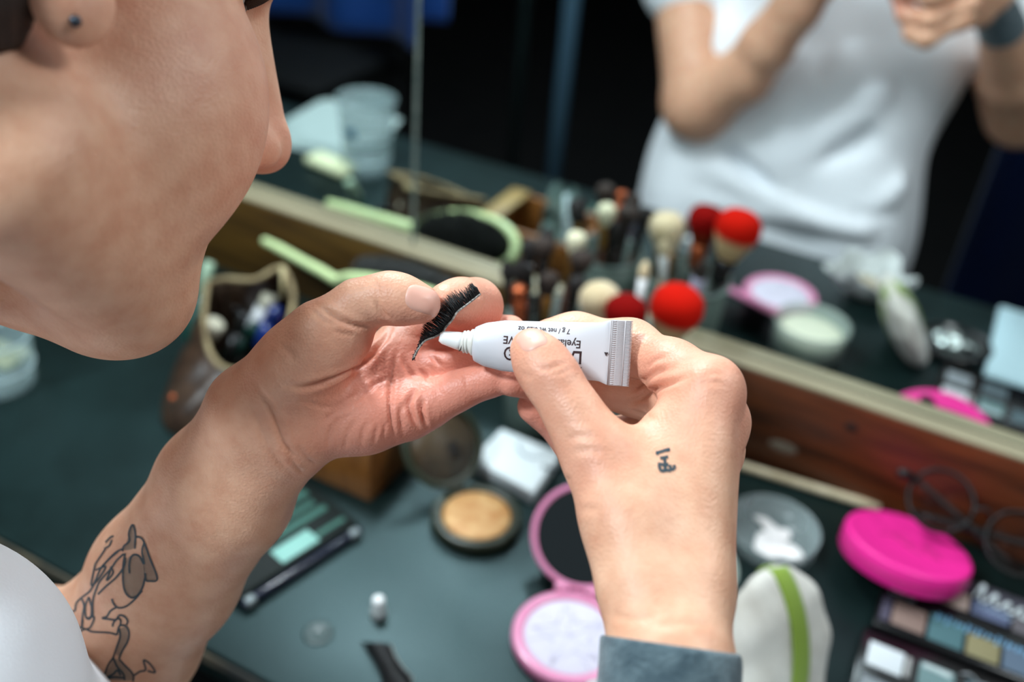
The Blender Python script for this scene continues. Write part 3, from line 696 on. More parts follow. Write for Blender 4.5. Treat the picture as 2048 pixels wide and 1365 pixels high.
# a blue coat over a chair, top left of the mirror
M_blue = mat('blue_cloth', srgb(24, 84, 170), .75, sheen=.3)
ch = empty('chair', (-1.60, -1.28, FLZ), None, 'black chair with blue garment over it, seen in the mirror beyond the nose', 'chair')
g = G(); g.box((-.21, -.2, .43), (.21, .2, .47), .01); g.make('seat', M_black, ch)
g = G(); g.box((-.21, -.22, .60), (.21, -.19, .88), .01); g.make('backrest', M_black, ch)
for sx in (-.19, .19):
    for sy in (-.19, .19):
        g = G(); g.tube([(sx, sy, 0), (sx*.95, sy*.98, .44)], .014, 8); g.make('leg', M_black, ch)
    g = G(); g.tube([(sx, -.2, .44), (sx, -.205, .88)], .012, 8); g.make('back_post', M_black, ch)
def fn(u, v):
    a = (u-.5)*.56; s = v*.9
    if s < .42: return (a, -.175+.03*math.sin(u*14)+.02, .50+s+.0)
    return (a*1.0, -.175-.05*math.sin((s-.42)*4)-.04+.02*math.sin(u*17), .92-(s-.42)*.8)
co = G().grid(fn, 40, 30).make('coat', M_blue, solid=.006)
co.matrix_world = ch.matrix_world.copy(); tag(co, 'blue garment hung over the black chair back in the mirror', 'garment')

st_ = empty('stool', (-.22, -.68, FLZ), None, 'round black stool the person sits on below the table edge', 'stool')
g = G(); g.lathe([(.001, .375), (.150, .375), (.165, .385), (.168, .400), (.160, .412), (.001, .414)], 40); g.make('seat', M_black, st_)
for k in range(4):
    a_ = PI/4+k*PI/2; g = G(); g.tube([(.13*math.cos(a_), .13*math.sin(a_), .376), (.18*math.cos(a_), .18*math.sin(a_), 0)], .013, 10); g.make('leg', M_black, st_)
g = G(); g.tube([(.158*math.cos(t_), .158*math.sin(t_), .16) for t_ in np.linspace(0, 2*PI, 41)], .008, 8); g.make('foot_ring', M_black, st_)
# ------------------------------------------------------------------ shared materials
M_clear = mat('clear_plastic', srgb(205, 222, 220), .12, spec=.6, alpha=.22)
M_frost = mat('frosted_plastic', srgb(104, 120, 112), .35, spec=.5, alpha=.74)
M_white = mat('white_plastic', srgb(236, 238, 238), .35)
M_card = mat('white_card', srgb(226, 236, 238), .7, bump=.05)
M_lash = mat('lash_black', srgb(16, 17, 19), .42, spec=.5)
M_gold = mat('brushed_gold', srgb(150, 112, 58), .35, metal=.8)
M_copper = mat('copper', srgb(176, 92, 56), .35, metal=.8)
M_steel = mat('steel', srgb(150, 156, 160), .3, metal=1)
M_pink = mat('pink_plastic', srgb(238, 150, 190), .3, spec=.5, coat=.3)
M_mag = mat('magenta_plastic', srgb(226, 40, 140), .38, spec=.4)
M_blackp = mat('black_plastic', srgb(13, 14, 15), .22, spec=.6)

# ------------------------------------------------------------------ glue tube in the right hand
TD = .4175
tA, tB = WH(945, 688, .4235), WH(1258, 708, .4140)                      # shoulder end, crimped end
tx = tA-tB; tl = np.linalg.norm(tx); tx /= tl
tn = -CW-tx*((-CW)@tx); tn /= np.linalg.norm(tn); ty = np.cross(tn, tx)       # ty points down the picture
tube = empty('glue_tube', tB, None, 'white tube of eyelash adhesive pinched between thumb and fingers', 'tube')
MT = Matrix([[tx[i], ty[i], tn[i], 0] for i in range(3)]+[[0, 0, 0, 1]]) @ Matrix.Scale(HS, 4); tl /= HS       # x towards the nozzle, y across, z to the viewer
def tube_section(u):
    """half width, half thickness at u (0 crimp .. 1 shoulder)"""
    hw = np.interp(u, [0, .13, .18, .55, .80, .92, .985, 1.0], [.0137, .0135, .0122, .0112, .0107, .0092, .0073, .0040])
    ht = np.interp(u, [0, .125, .14, .30, .55, .80, .95, .985, 1.0], [.0007, .0008, .0016, .0034, .0052, .0068, .0066, .0058, .0036])
    return hw, ht
def tube_pt(u, a):
    hw, ht = tube_section(u); x = u*tl; c, s = math.cos(a), math.sin(a)
    dent = .0022*math.exp(-(((u-.62)/.16)**2)) if s > 0 else 0
    return (x, hw*c, (ht-dent)*s*abs(c*c-1)**.15 if abs(s) > .01 else 0)
g = G(); us = np.concatenate([[0, .01], np.linspace(.02, 1, 70)]); n = 48
g.add(tr([tube_pt(u, 2*PI*k/n) for u in us for k in range(n)], MT), [(i*n+k, i*n+(k+1) % n, (i+1)*n+(k+1) % n, (i+1)*n+k) for i in range(len(us)-1) for k in range(n)]+[tuple(range(n))[::-1]])
g.make('tube_body', mat('tube_white', srgb(208, 208, 213), .42, spec=.4), tube)
g = G()
for i in range(46):          # crimp teeth and ridges
    y = -.0134+.0268*i/45
    g.box((-.0008, y-.0002, -.0006), (.0018, y+.00012, .0011), M=MT)
g.box((-.0002, -.01365, -.0010), (.0080, .01365, .00085), .0004, M=MT)
for i in range(60):
    y = -.0132+.0264*i/59; g.box((.0026, y-.00008, .0007), (.0052, y+.00008, .00100), M=MT)
for xx in (.0020, .0074, .0080): g.box((xx, -.0134, .0006), (xx+.0004, .0134, .0011), M=MT)
for i in range(30): y = -.013+.026*i/29; g.box((.0058, y-.00018, .0006), (.0072, y+.00018, .0011), M=MT)
g.make('crimp', mat('tube_crimp', srgb(186, 180, 182), .85, spec=.1), tube)
MN = MT @ Matrix.Translation((tl, -.0006, 0)) @ Matrix.Rotation(PI/2, 4, 'Y')
def nz_rot(prof, m, nm):
    return G().lathe([(r, z) for r, z in prof], 28, MN).make(nm, m, tube)
nz_rot([(.0058, -.001), (.0056, .0004), (.0046, .0012), (.0046, .0016), (.0050, .0018), (.0050, .0024), (.0044, .0026), (.0044, .0030), (.0048, .0032), (.0048, .0038), (.0041, .0040), (.0040, .0050)], mat('nozzle_thread', srgb(225, 222, 214), .4), 'thread')
npp = tr([(0, 0, .0045)], MN)[0]; ntip = WH(879, 674, .4225)-tB
g = G(); q0, q1 = np.array(npp), np.array(ntip); g.tube([q0, q0+(q1-q0)*.25, q0+(q1-q0)*.85, q1], [.0036, .0034, .0025, .0017], 20); g.make('nozzle', mat('nozzle_white', srgb(244, 244, 242), .3, sss=.1), tube)
g = G(); g.tube([q0+(q1-q0)*.02+np.array([0, 0, 0]), q0+(q1-q0)*.05], [.0039, .0039], 20); g.make('nozzle_ring', mat('dark_line', srgb(48, 46, 46), .5), tube)
M_ink_t = mat('tube_print', srgb(52, 32, 34), .5)
def text_mesh(s, size, bold=0.0, sx=1.0):
    c = bpy.data.curves.new('lettering', 'FONT'); c.body = s; c.size = size; c.offset = bold; c.resolution_u = 3
    o = bpy.data.objects.new('lettering', c); COL.objects.link(o); dg = bpy.context.evaluated_depsgraph_get(); me = bpy.data.meshes.new_from_object(o.evaluated_get(dg))
    v = [(p.co.x*sx, p.co.y) for p in me.vertices]; f = [tuple(p.vertices) for p in me.polygons]; bpy.data.objects.remove(o); bpy.data.curves.remove(c); bpy.data.meshes.remove(me); return v, f
def tube_text(g, s, size, x0, y0, bold=0.0, sx=1.0):
    """reads from the crimp towards the nozzle, upside down in the picture; x0 from the crimp, y0 across"""
    v, f = text_mesh(s, size, bold, sx); out = []
    for a, b in v:
        x = x0+a; y = y0+b; u = min(max(x/tl, 0), .99); hw, ht = tube_section(u); c = min(max(y/hw, -.98), .98); s_ = math.sqrt(1-c*c)
        dent = .0022*math.exp(-(((u-.62)/.16)**2))
        out.append((x, y, (ht-dent)*s_*abs(1-c*c)**.15+.00016))
    g.add(tr(out, MT), f)
def fit_text(g, s, x0, x1, y0, size, bold=0.0):
    v, f = text_mesh(s, size, bold); w = max(p[0] for p in v); tube_text(g, s, size, x0, y0, bold, (x1-x0)/w)
g = G()
fit_text(g, '7 g / net wt 0.25 oz', .0247, .0465, -.0086, .0030, .00003)
fit_text(g, 'Eyelash ADHESIVE', .0198, .0520, -.0041, .0046, .00006)
fit_text(g, 'LASHGRIP\u00ae', .0190, .0515, .0004, .0074, .00016)
fit_text(g, 'Adhesive for strip lashes', .0190, .0480, .0068, .0027, .00002)
v, f = [(-.0009, -.0006), (.0009, -.0006), (.0, .0011)], [(0, 1, 2)]
hw, ht = tube_section(.14); g.add(tr([(.0093+a, .0006+b, ht+.0002) for a, b in v], MT), f)
g.make('lettering', M_ink_t, tube, smooth=False)

# ------------------------------------------------------------------ false lashes
def lash(name, band, tips, label, parent_loc, nh=150, r=.00013, seed=3):
    rg = random.Random(seed); t = empty(name, parent_loc, None, label, 'false eyelash'); L_ = np.array(parent_loc)
    B = spline([np.array(b)-L_ for b in band], 60); T = spline([np.array(b)-L_ for b in tips], 60)
    g = G(); g.tube(B, [.00042]*60, 6); g.make('lash_band', mat('lash_band', srgb(196, 190, 182), .5, var=srgb(70, 66, 64), vscale=900), t)['label'] = 'pale glue-coated band'
    g = G()
    for i in range(nh):
        u = (i+rg.random()*.8)/nh*59; k = min(int(u), 58); a = B[k]+(B[k+1]-B[k])*(u-k); u2 = min(max(u+rg.gauss(0, 1.0), 0), 59); k2 = min(int(u2), 58)
        b = T[k2]+(T[k2+1]-T[k2])*(u2-k2); ln = rg.uniform(.72, 1.06); b = a+(b-a)*ln
        c = (a+b)/2+np.array([rg.gauss(0, .0004) for _ in range(3)])+CW*(.0006*rg.random())
        g.tube([a, c, b], [r*1.25, r, r*.25], 4)
    o = g.make('lash_hairs', M_lash, t); o['kind'] = 'stuff'; return t
bandp_ = [WH(961, 588, .4245), WH(950, 597, .4240), (WH(932, 611, .4235)), WH(914, 625, .4230), WH(904, 641, .4228), WH(893, 653, .4226), WH(884, 666, .4226), WH(868, 675, .4228), WH(850, 682, .4232), WH(838, 696, .4238), WH(826, 718, .4245)]
tipp_ = [WH(944, 566, .4238), WH(936, 570, .4235), WH(908, 582, .4230), WH(890, 594, .4228), WH(868, 612, .4226), WH(858, 628, .4226), WH(848, 642, .4226), WH(844, 655, .4228), WH(840, 672, .4232), WH(834, 696, .4238), (WH(824, 722, .4245))]
lash('false_eyelash', bandp_, tipp_, 'black false eyelash strip held between thumb and finger, glue nozzle at its band', WH(900, 640, .423), 560, .00016)
lash('false_eyelash', [Z(782, 1290, .004), Z(790, 1312, .004), Z(806, 1336, .003), Z(824, 1356, .002), Z(822, 1365, .002)], [Z(722, 1284, .003), Z(744, 1318, .004), Z(760, 1348, .004), Z(768, 1378, .003), Z(790, 1395, .002)], 'spare black false eyelash lying on the table near the white cap', Z(775, 1330), 900, .00026, 5)

# ------------------------------------------------------------------ small things on the table
c = Z(757, 1232); t = empty('tube_cap', c, None, 'tiny white ribbed cap standing alone on the table', 'cap')
g = G(); g.lathe([(.0050, 0), (.0056, .0006), (.0054, .004), (.0046, .0085), (.0034, .0105), (.0026, .0112)], 32)
for k in range(18): a = 2*PI*k/18; g.tube([(.0055*math.cos(a), .0055*math.sin(a), .0008), (.0046*math.cos(a), .0046*math.sin(a), .0084)], .0005, 5)
g.make('ribbed_body', mat('cap_grey', srgb(184, 190, 190), .3, alpha=.75), t)
g = G(); g.lathe([(.0030, .0110), (.0040, .0122), (.0044, .0145), (.0040, .0168), (.0028, .0180), (.0008, .0184)], 28); g.make('tip', M_white, t)
c = Z(636, 1268); g = G(); g.lathe([(.0105, 0), (.0098, .0009), (.0072, .0012), (.0052, .0007), (.0042, .0003)], 36, close=False)
o = g.make('dried_glue_ring', mat('dried_glue', srgb(58, 76, 76), .35, alpha=.8)); o.location = c; tag(o, 'dried ring mark standing on the bare table beside the forearm', 'mark')

# dark palette case beside the forearm, mint sticker on top
A, B_, C_ = Z(486, 1203, .012), Z(724, 1050, .012), Z(650, 972, .012)
dx = (B_-A)/np.linalg.norm(B_-A); ln = np.linalg.norm(B_-A); M = frame(A*np.array([1, 1, 0]), dx, (0, 0, 1))   # y of M points to the left
t = empty('palette_case', M.translation, M.to_3x3(), 'dark flat palette case with mint sticker, beside the tattooed forearm', 'case')
g = G(); g.box((.0, .004, 0), (ln, .080, .0125), .0022); g.make('shell', mat('case_black', srgb(9, 18, 16), .6, spec=.2), t)
g = G(); g.box((0, -.001, .001), (ln, .0035, .0095), .0015); g.make('clear_front_edge', mat('smoke_plastic', srgb(46, 50, 66), .12, spec=.7, alpha=.75), t)
for x in (.006, ln-.007):
    g = G(); g.box((x-.004, -.0022, .003), (x+.004, .004, .0098), .0014); g.make('edge_highlight', mat('edge_highlight', srgb(120, 130, 132), .4), t)  # pale end blocks give the clear edge its highlights by colour
M_foil = mat('green_foil', srgb(56, 96, 86), .35, metal=.5)
for y0, x0, x1, w in ((.012, .066, .100, .004), (.030, .010, .098, .006), (.041, .030, .095, .005), (.052, .012, .098, .007), (.064, .02, .09, .003)):
    g = G(); g.box((x0, y0, .0124), (min(x1, ln-.004), y0+w, .0128)); g.make('printed_line', M_foil, t, smooth=False)
g = G(); g.box((.040, .0085, .0124), (.073, .0235, .0132), .0004); g.make('sticker', mat('mint_sticker', srgb(124, 172, 162), .6), t)

# bronzer compact, lid up
c = Z(953, 1036, .006)*np.array([1, 1, 0]); t = empty('bronzer_compact', c, None, 'round open compact with golden bronzer pan, on the table left of the pink one', 'compact')
M_olive = mat('olive_plastic', srgb(40, 46, 33), .36, spec=.4)
g = G(); g.lathe([(.030, 0), (.0345, .001), (.0352, .004), (.0345, .0092), (.0330, .0102), (.0285, .0102), (.0272, .0086), (.0268, .0078)], 64); g.make('base', M_olive, t)
def pan_mat(): return mat('bronzer', srgb(178, 122, 66), .5, var=srgb(206, 164, 110), vscale=95, metal=.15, bump=.2, bscale=500)
g = G(); g.lathe([(.0266, .0060), (.0266, .0086), (.0240, .0096), (.012, .0099), (.001, .0099)], 56); g.make('powder_pan', pan_mat(), t)
hg = np.array([-.0300, .0170, .011]); hd = np.array([-.87, .49, 0]); up = hd*math.cos(math.radians(48))+np.array([0, 0, 1.0])*math.sin(math.radians(48)); lz = np.cross(np.cross(hd, [0, 0, 1.0]), up); lz = lz if lz@hd < 0 else -lz
ML = frame(hg+up*.0335, up, lz)
g = G(); g.lathe([(.0345, 0), (.0350, .002), (.0345, .0045), (.0325, .0052), (.0300, .0050), (.0290, .0040), (.0290, .0010), (.0300, 0)], 64, ML, close=True); lid = g.make('lid', M_olive, t)
g = G(); g.lathe([(.0295, .0012), (.0295, .0022), (.0005, .0024)], 56, ML); g.make('lid_window', mat('smoky_window', srgb(66, 52, 36), .4, spec=.3, alpha=.72, var=srgb(88, 72, 52), vscale=60), lid)
g = G(); g.ell(tuple(ML @ Vector((-.006, -.008, .0028))), (.008, .005, .0008), ML.to_3x3().to_4x4()); g.make('smudge', mat('dark_smudge', srgb(22, 18, 14), .8), lid)
g = G(); g.box((-.005, -.003, -.003), (.005, .003, .004), .001, frame(hg, np.cross(hd, [0, 0, 1.0]), (0, 0, 1))); g.make('hinge', mat('hinge_steel', srgb(150, 160, 160), .2, metal=.7), t)

# white lash box
zt = .013; q = [Z(x, y, zt) for x, y in ((1003, 857), (1122, 906), (1066, 986), (943, 917))]
c = sum(q)/4*np.array([1, 1, 0]); t = empty('lash_box', c, None, 'small white card box printed with a lash arc, behind the bronzer', 'box')
g = G(); g.prism([(p-c)[:2] for p in q], 0, zt, bev=.0012); g.make('carton', M_card, t, auto=40)
ac = Z(1072, 893, zt); g = G(); g.tube([(ac-c)+np.array([.014*math.cos(a), .016*math.sin(a), .0003]) for a in np.linspace(PI*1.02, PI*1.92, 24)], [.0003+.0012*math.sin(i/23*PI) for i in range(24)], 6, flat=.15); g.make('printed_arc', mat('print_grey', srgb(150, 164, 172), .7), t)
e0 = Z(1098, 938, zt)-c; g = G(); g.box(e0-[.006, .002, .0001], e0+[.006, .002, .0004]); g.make('printed_bar', mat('print_dark', srgb(70, 76, 82), .7), t)

# pink mirror compact
c = Z(1140, 1272, .009)*np.array([1, 1, 0]); t = empty('pink_compact', c, None, 'pink round compact open with mirror lid and lilac powder, in front of the wristband hand', 'compact')
g = G(); g.lathe([(.034, 0), (.0390, .0012), (.0400, .0045), (.0396, .0090), (.0380, .0102), (.0340, .0102), (.0322, .0090), (.0318, .0074)], 72); g.make('base', M_pink, t)
g = G(); g.lathe([(.0317, .0050), (.0317, .0082), (.0305, .0088), (.001, .0088)], 64); pw = g.make('powder_pan', mat('lilac_powder', srgb(226, 222, 238), .7, bump=.15, bscale=300), t)
g = G()
for r0, a0 in ((.026, .5), (.012, .5+PI/5)):
    pass
pts = [(.027*math.cos(.9+PI*k/5)*(1 if k % 2 == 0 else .46), .027*math.sin(.9+PI*k/5)*(1 if k % 2 == 0 else .46), .0089) for k in range(10)]
for k in range(10): g.tube([pts[k], pts[(k+1) % 10]], .0005, 6, flat=.5)
for k in range(5): g.tube([(0, 0, .0089), pts[2*k]], .0004, 6, flat=.5)
for k in range(14): a = k*.9; g.tube([(.010*math.cos(a), .010*math.sin(a), .0088), (.029*math.cos(a+.2), .029*math.sin(a+.2), .0088)], .0003, 5, flat=.5)
g.make('embossed_star', mat('lilac_powder_edge', srgb(216, 212, 230), .7), pw)
hd = np.array([-.31, .95, 0]); hg = hd*.0405+np.array([0, 0, .0095]); el = math.radians(33); up = hd*math.cos(el)+np.array([0, 0, 1.0])*math.sin(el); lz = -hd*math.sin(el)+np.array([0, 0, 1.0])*math.cos(el)
ML = frame(hg+up*.0400, up, lz)
g = G(); g.lathe([(.0005, -.0045), (.0370, -.0045), (.0395, -.0030), (.0400, .0010), (.0388, .0026), (.0368, .0028), (.0355, .0016), (.0005, .0012)], 72, ML); lid = g.make('lid', M_pink, t, auto=40)
g = G(); g.lathe([(.0005, -.0052), (.0362, -.0052), (.0366, -.0044)], 64, ML); g.make('lid_back', M_blackp, lid)['label'] = 'glossy black outer face of the lid'
g = G(); g.lathe([(.0354, .0012), (.0354, .0019), (.0004, .0019)], 64, ML); g.make('lid_mirror', M_mirror, lid, auto=30)
for s in (-.011, .011):
    g = G(); g.box((s-.005, -.0035, -.002), (s+.005, .0035, .004), .0014, frame(hg, np.cross(hd, [0, 0, 1.0]), (0, 0, 1))); g.make('hinge', M_pink, t)

# clear tub of white powder
c = Z(1543, 1068, .008)*np.array([1, 1, 0]); t = empty('powder_tub', c, None, 'round clear tub with a patch of white powder, left of the magenta case', 'tub')
g = G(); g.lathe([(.0005, 0), (.0330, 0), (.0350, .0015), (.0360, .015), (.0362, .0165), (.0352, .0168), (.0340, .0155), (.0325, .0030), (.0005, .0028)], 64); g.make('tub_wall', mat('grey_clear', srgb(176, 192, 192), .2, spec=.6, alpha=.42), t)
def splat(R, seed, n=48):
    rg = random.Random(seed); ph = [rg.uniform(0, 6.28) for _ in range(5)]
    return [R*(1+.30*math.sin(2*a+ph[0])+.22*math.sin(3*a+ph[1])+.10*math.sin(5*a+ph[2])) for a in np.linspace(0, 2*PI, n, endpoint=False)]
M_powder = mat('white_powder', srgb(244, 240, 238), .9, bump=.5, bscale=600)
def blob(center, rads, h, name, m, par):
    g = G(); n = len(rads); v = []; f = []
    for j, (k, z) in enumerate(((1, 0), (.96, .5), (.85, .85), (.6, 1), (.25, 1.05))):
        for i in range(n): a = 2*PI*i/n; v.append((center[0]+rads[i]*k*math.cos(a), center[1]+rads[i]*k*math.sin(a), center[2]+h*z))
    for j in range(4):
        for i in range(n): f.append((j*n+i, j*n+(i+1) % n, (j+1)*n+(i+1) % n, (j+1)*n+i))
    f.append(tuple(4*n+i for i in range(n))); g.add(v, f); return g.make(name, m, par)
blob((.007, -.010, .003), splat(.0150, 4), .003, 'powder', M_powder, t)
g = G(); g.tube([(.004, -.008, .0045), (.002, .006, .0045), (-.010, .016, .004), (-.018, .016, .0038)], [.010, .0075, .004, .002], 12, flat=.3); g.ell((.008, .008, .004), (.006, .0075, .002)); g.make('powder', M_powder, t)

# frosted jar of cream behind the puff (mostly hidden, shows in the mirror)
c = np.array([-.090, -.190, 0]); t = empty('cream_jar', c, None, 'frosted clear jar of pale cream between the hand and the cloth puff', 'jar')
g = G(); g.lathe([(.0005, 0), (.0330, 0), (.0350, .002), (.0370, .030), (.0375, .034), (.0362, .0345), (.0350, .030), (.0330, .004), (.0005, .003)], 56); g.make('jar_wall', mat('jar_frost', srgb(196, 212, 204), .3, alpha=.5), t)
g = G(); g.lathe([(.0325, .0045), (.0335, .020), (.0320, .0215), (.001, .023)], 48); g.make('cream', mat('pale_cream', srgb(232, 236, 212), .6), t)

# puff with green ribbon
c = np.array([-.0120, -.2360, .0]); ax_ = np.array([.36, -.50, -.79]); t = empty('powder_puff', c, None, 'round off-white cloth puff with a green ribbon across it', 'puff')
Mp = frame((0, 0, .0400), ax_, (.76, -.32, .52))
g = G(); nu, nv = 72, 28
def pf(u, v):
    a = 2*PI*u; th = PI*v; q = math.sin(th)**.75; x = .053*q*math.cos(a); y = .0475*q*math.sin(a); z = .0150*math.cos(th)
    z += .0012*math.sin(x*190+y*60)*math.sin(th)+.0009*math.sin(y*330-x*90)*math.sin(th)
    return tuple(Mp @ Vector((x, y, z)))
g.grid(pf, nu, nv); g.make('cloth_pad', mat('offwhite_cloth', srgb(228, 225, 216), .95, var=srgb(206, 201, 190), vscale=45, bump=.6, bscale=700, sheen=.3), t)
g = G()
def rb(u, v):
    s = (u-.5)*2; x = .0520*s; y = .003+.0082*(v-.5)*2-.006*s*s; q = max(0, 1-(x/.0535)**2-(y/.048)**2); return tuple(Mp @ Vector((x*1.01, y, .0150*q**.6+.0020)))
g.grid(rb, 40, 9)
def rb2(u, v):
    s = (u-.5)*2; x = .0520*s; y = .003-.0082*(v-.5)*2-.006*s*s; q = max(0, 1-(x/.0535)**2-(y/.048)**2); return tuple(Mp @ Vector((x*1.01, y, -.0150*q**.6-.0020)))
g.grid(rb2, 40, 9); g.make('ribbon', mat('green_ribbon', srgb(132, 160, 44), .6, sheen=.3), t, solid=.0008)['label'] = 'olive green ribbon strap'

# magenta case tilted on the palette
c = np.array([.0475, -.0815, .0]); nrm = np.array([.02, .27, 1.0]); t = empty('round_case', c, None, 'magenta round plastic case lying under the glasses', 'case')
Mm = frame((0, 0, .0235), (1, .1, 0), nrm)
g = G(); g.lathe([(.042, -.0095), (.0462, -.0086), (.0470, -.007), (.0470, .006), (.0464, .0080), (.0452, .0090), (.0436, .0093), (.0425, .0088), (.001, .0088)], 80, Mm); ms = g.make('case_shell', M_mag, t, auto=32)
g = G(); g.lathe([(.0473, -.0012), (.0473, .0002), (.0468, .0002), (.0468, -.0012)], 80, Mm, close=True); g.make('closing_seam', mat('magenta_dark', srgb(172, 24, 100), .4), ms)
g = G()
for l_ in [[(-.022, -.002), (-.014, .003), (-.008, .001), (-.002, -.004), (.004, -.001)], [(-.004, -.004), (.004, -.010), (.010, -.012)], [(.010, .004), (.018, -.002), (.022, -.010), (.014, -.008), (.010, .004)], [(-.012, .004), (-.006, .009), (.0, .006)]]:
    g.tube(tr([(a, b, .0091) for a, b in [tuple(p[:2]) for p in spline([(x, y, 0) for x, y in l_], 24)]], Mm), .0007, 6, flat=.4)
g.make('engraving', mat('magenta_dark2', srgb(176, 26, 104), .45), ms)

# round black glasses leaning on it and on the board
l1, l2 = W(1882, 1002, .742), W(2040, 1088, .722); t = empty('glasses', (l1+l2)/2, None, 'black round-rimmed glasses leaning on the magenta case', 'glasses'); L0 = (l1+l2)/2
gx = (l2-l1)/np.linalg.norm(l2-l1); gz = -CW+np.array([0, .0, .35]); gz -= gx*(gz@gx); gz /= np.linalg.norm(gz)
M_gl = mat('glasses_black', srgb(14, 12, 11), .45, spec=.3)
for q in (l1, l2):
    Mg = frame(q-L0, gx, gz); g = G(); g.tube([tuple(Mg @ Vector((.0232*math.cos(a), .0232*math.sin(a), 0))) for a in np.linspace(0, 2*PI, 49)], .0017, 8); rim = g.make('rim', M_gl, t)
    g = G(); g.lathe([(.0224, .0), (.0223, .0006), (.0005, .0012)], 40, Mg); g.make('lens', mat('lens', srgb(60, 40, 34), .25, spec=.1, alpha=.06), rim)
gy = np.cross(gz, gx); d12 = np.linalg.norm(l2-l1); a0, b0 = (l1-L0)+gx*.022+gy*.006, (l2-L0)-gx*.022+gy*.006
g = G(); g.tube(spline([a0, (a0+b0)/2+gy*.004+gz*.002, b0], 12), .0013, 8); g.make('bridge', M_gl, t)
hL, hR = (l1-L0)-gx*.0236+gy*.006, (l2-L0)+gx*.0236+gy*.006
for h_, s in ((hL, -1), (hR, 1)):
    tip = h_-gx*s*.095-gz*.016-gy*.020
    g = G(); g.tube(spline([h_, h_-gz*.007+gx*s*.0035, h_-gz*.009-gx*s*.012, tip], 20), [.0019]*16+[.0022]*4, 8, flat=1.5); tm = g.make('temple', M_gl, t)
    g = G(); g.box((-.003, -.0022, -.005), (.003, .0022, .003), .001, frame(h_-gz*.002, gx, gz)); g.make('end_piece', M_gl, t)
tipw = W(1795, 945, .752)-L0
g = G(); g.tube(spline([hL, hL*.6+tipw*.4+gz*.003, tipw], 12), [.0022, .0022, .0022, .0024, .0027, .003, .0034, .0036, .0038, .0038, .0036, .003], 8); g.make('temple_tip', M_gl, t)
# ------------------------------------------------------------------ eyeshadow palettes, right
def pan_palette(name, org, xdir, w, d, h, rows, label, lettering=None):
    M = frame(org, xdir, (0, 0, 1)); t = empty(name, M.translation, M.to_3x3(), label, 'palette')
    g = G(); g.box((0, 0, 0), (w, d, h), .002); tray = g.make('tray', M_blackp, t)
    for (x0, x1, y0, y1, col) in rows:
        g = G(); g.box((x0, y0, h-.002), (x1, y1, h+.0004), .0008); g.make('powder_pan', mat('eyeshadow', srgb(col), .75, bump=.2, bscale=500), t)
    return t, M
P0 = np.array([.0405, -.1500, 0])
t, M = pan_palette('eyeshadow_palette', P0, (1, .02, 0), .150, .083, .0105, [
  (.004, .032, .046, .064, '604d63'), (.034, .060, .046, .064, '9a867d'), (.062, .088, .046, .062, '4f5771'), (.090, .146, .044, .064, '534e52'), (.004, .060, .066, .080, '5a475e'), (.062, .146, .066, .080, '3b3942'),
  (.003, .010, .006, .030, '4a4556'), (.011, .034, .006, .029, '856e65'), (.036, .060, .005, .031, '46686d'), (.062, .084, .005, .026, '807857'), (.086, .146, .005, .030, '4d5c6d')],
  'long palette of purple, teal and gold pans under the magenta case')
g = G(); g.box((.006, .036, .0102), (.018, .0395, .0112), .0004); g.box((.019, .035, .0102), (.024, .0375, .0112), .0004); g.make('label_strip', mat('pale_label', srgb(160, 178, 180), .5), t)
M_script = mat('white_script', srgb(206, 214, 216), .5)
g = G()   # looping script on the clear sleeve, too blurred to read
rg = random.Random(2); x = .062
sc_ = []
for k in range(9):
    hgt = (.016, .011, .008, .008, .014, .008, .008, .015, .009)[k]
    sc_ += [(x, .062), (x+.004, .062+hgt*.8), (x+.0062, .062+hgt), (x+.0056, .062+hgt*.5), (x+.0052, .0615)]; x += .0092
pth = spline([(a, b-.0006*i*.2, .0125) for i, (a, b) in enumerate(sc_)], 240); g.tube(pth, [.0005+.0008*abs(math.sin(i*.13)) for i in range(240)], 6, flat=.3); g.make('script_lettering', M_script, t)
g = G(); pth = spline([(.066+.0022*k, .056+(.0016 if k % 2 else -.0012)-.0002*k, .0115) for k in range(12)], 120); g.tube(pth, .0005, 6, flat=.3); g.make('small_lettering', mat('pale_lettering', srgb(150, 168, 190), .5), t)
g = G()
for k in range(15):
    x = .040+.0068*k; y = .029-.0002*k; hh = .0034+.0012*math.sin(k*2.3)
    g.tube([(x, y-hh, .0113), (x+.0012, y+hh, .0113), (x+.003, y-hh*.6, .0113), (x+.0042, y+hh*.8, .0113)], .00075, 6, flat=.3)
g.make('blue_lettering', mat('blue_print', srgb(120, 176, 214), .45), t)
P1 = np.array([.0375, -.2330, 0])
t, M = pan_palette('eyeshadow_palette', P1, (1, .02, 0), .150, .078, .0100, [(.006, .030, .044, .066, 'dfe6ea'), (.040, .063, .044, .066, '6d898a'), (.070, .100, .044, .066, '4f6167'), (.006, .030, .012, .034, '888f94'), (.040, .063, .012, .034, '556369')],
  'black palette with a white pan and a silver-green pan, at the frame corner')
g = G(); g.box((.0415, .060, .0102), (.0610, .0645, .0112), .0004); g.make('shimmer', mat('silver_shimmer', srgb(210, 226, 226), .2, metal=.4), t)
g = G(); g.box((.0310, .046, .0100), (.0345, .064, .0108), .0004); g.make('label_strip', mat('pale_label2', srgb(170, 170, 168), .5), t)
g = G(); g.tube(spline([(.066, .068, .0106), (.072, .070, .011), (.078, .066, .0106), (.083, .067, .0106)], 20), .0008, 6); g.make('clasp', M_steel, t)
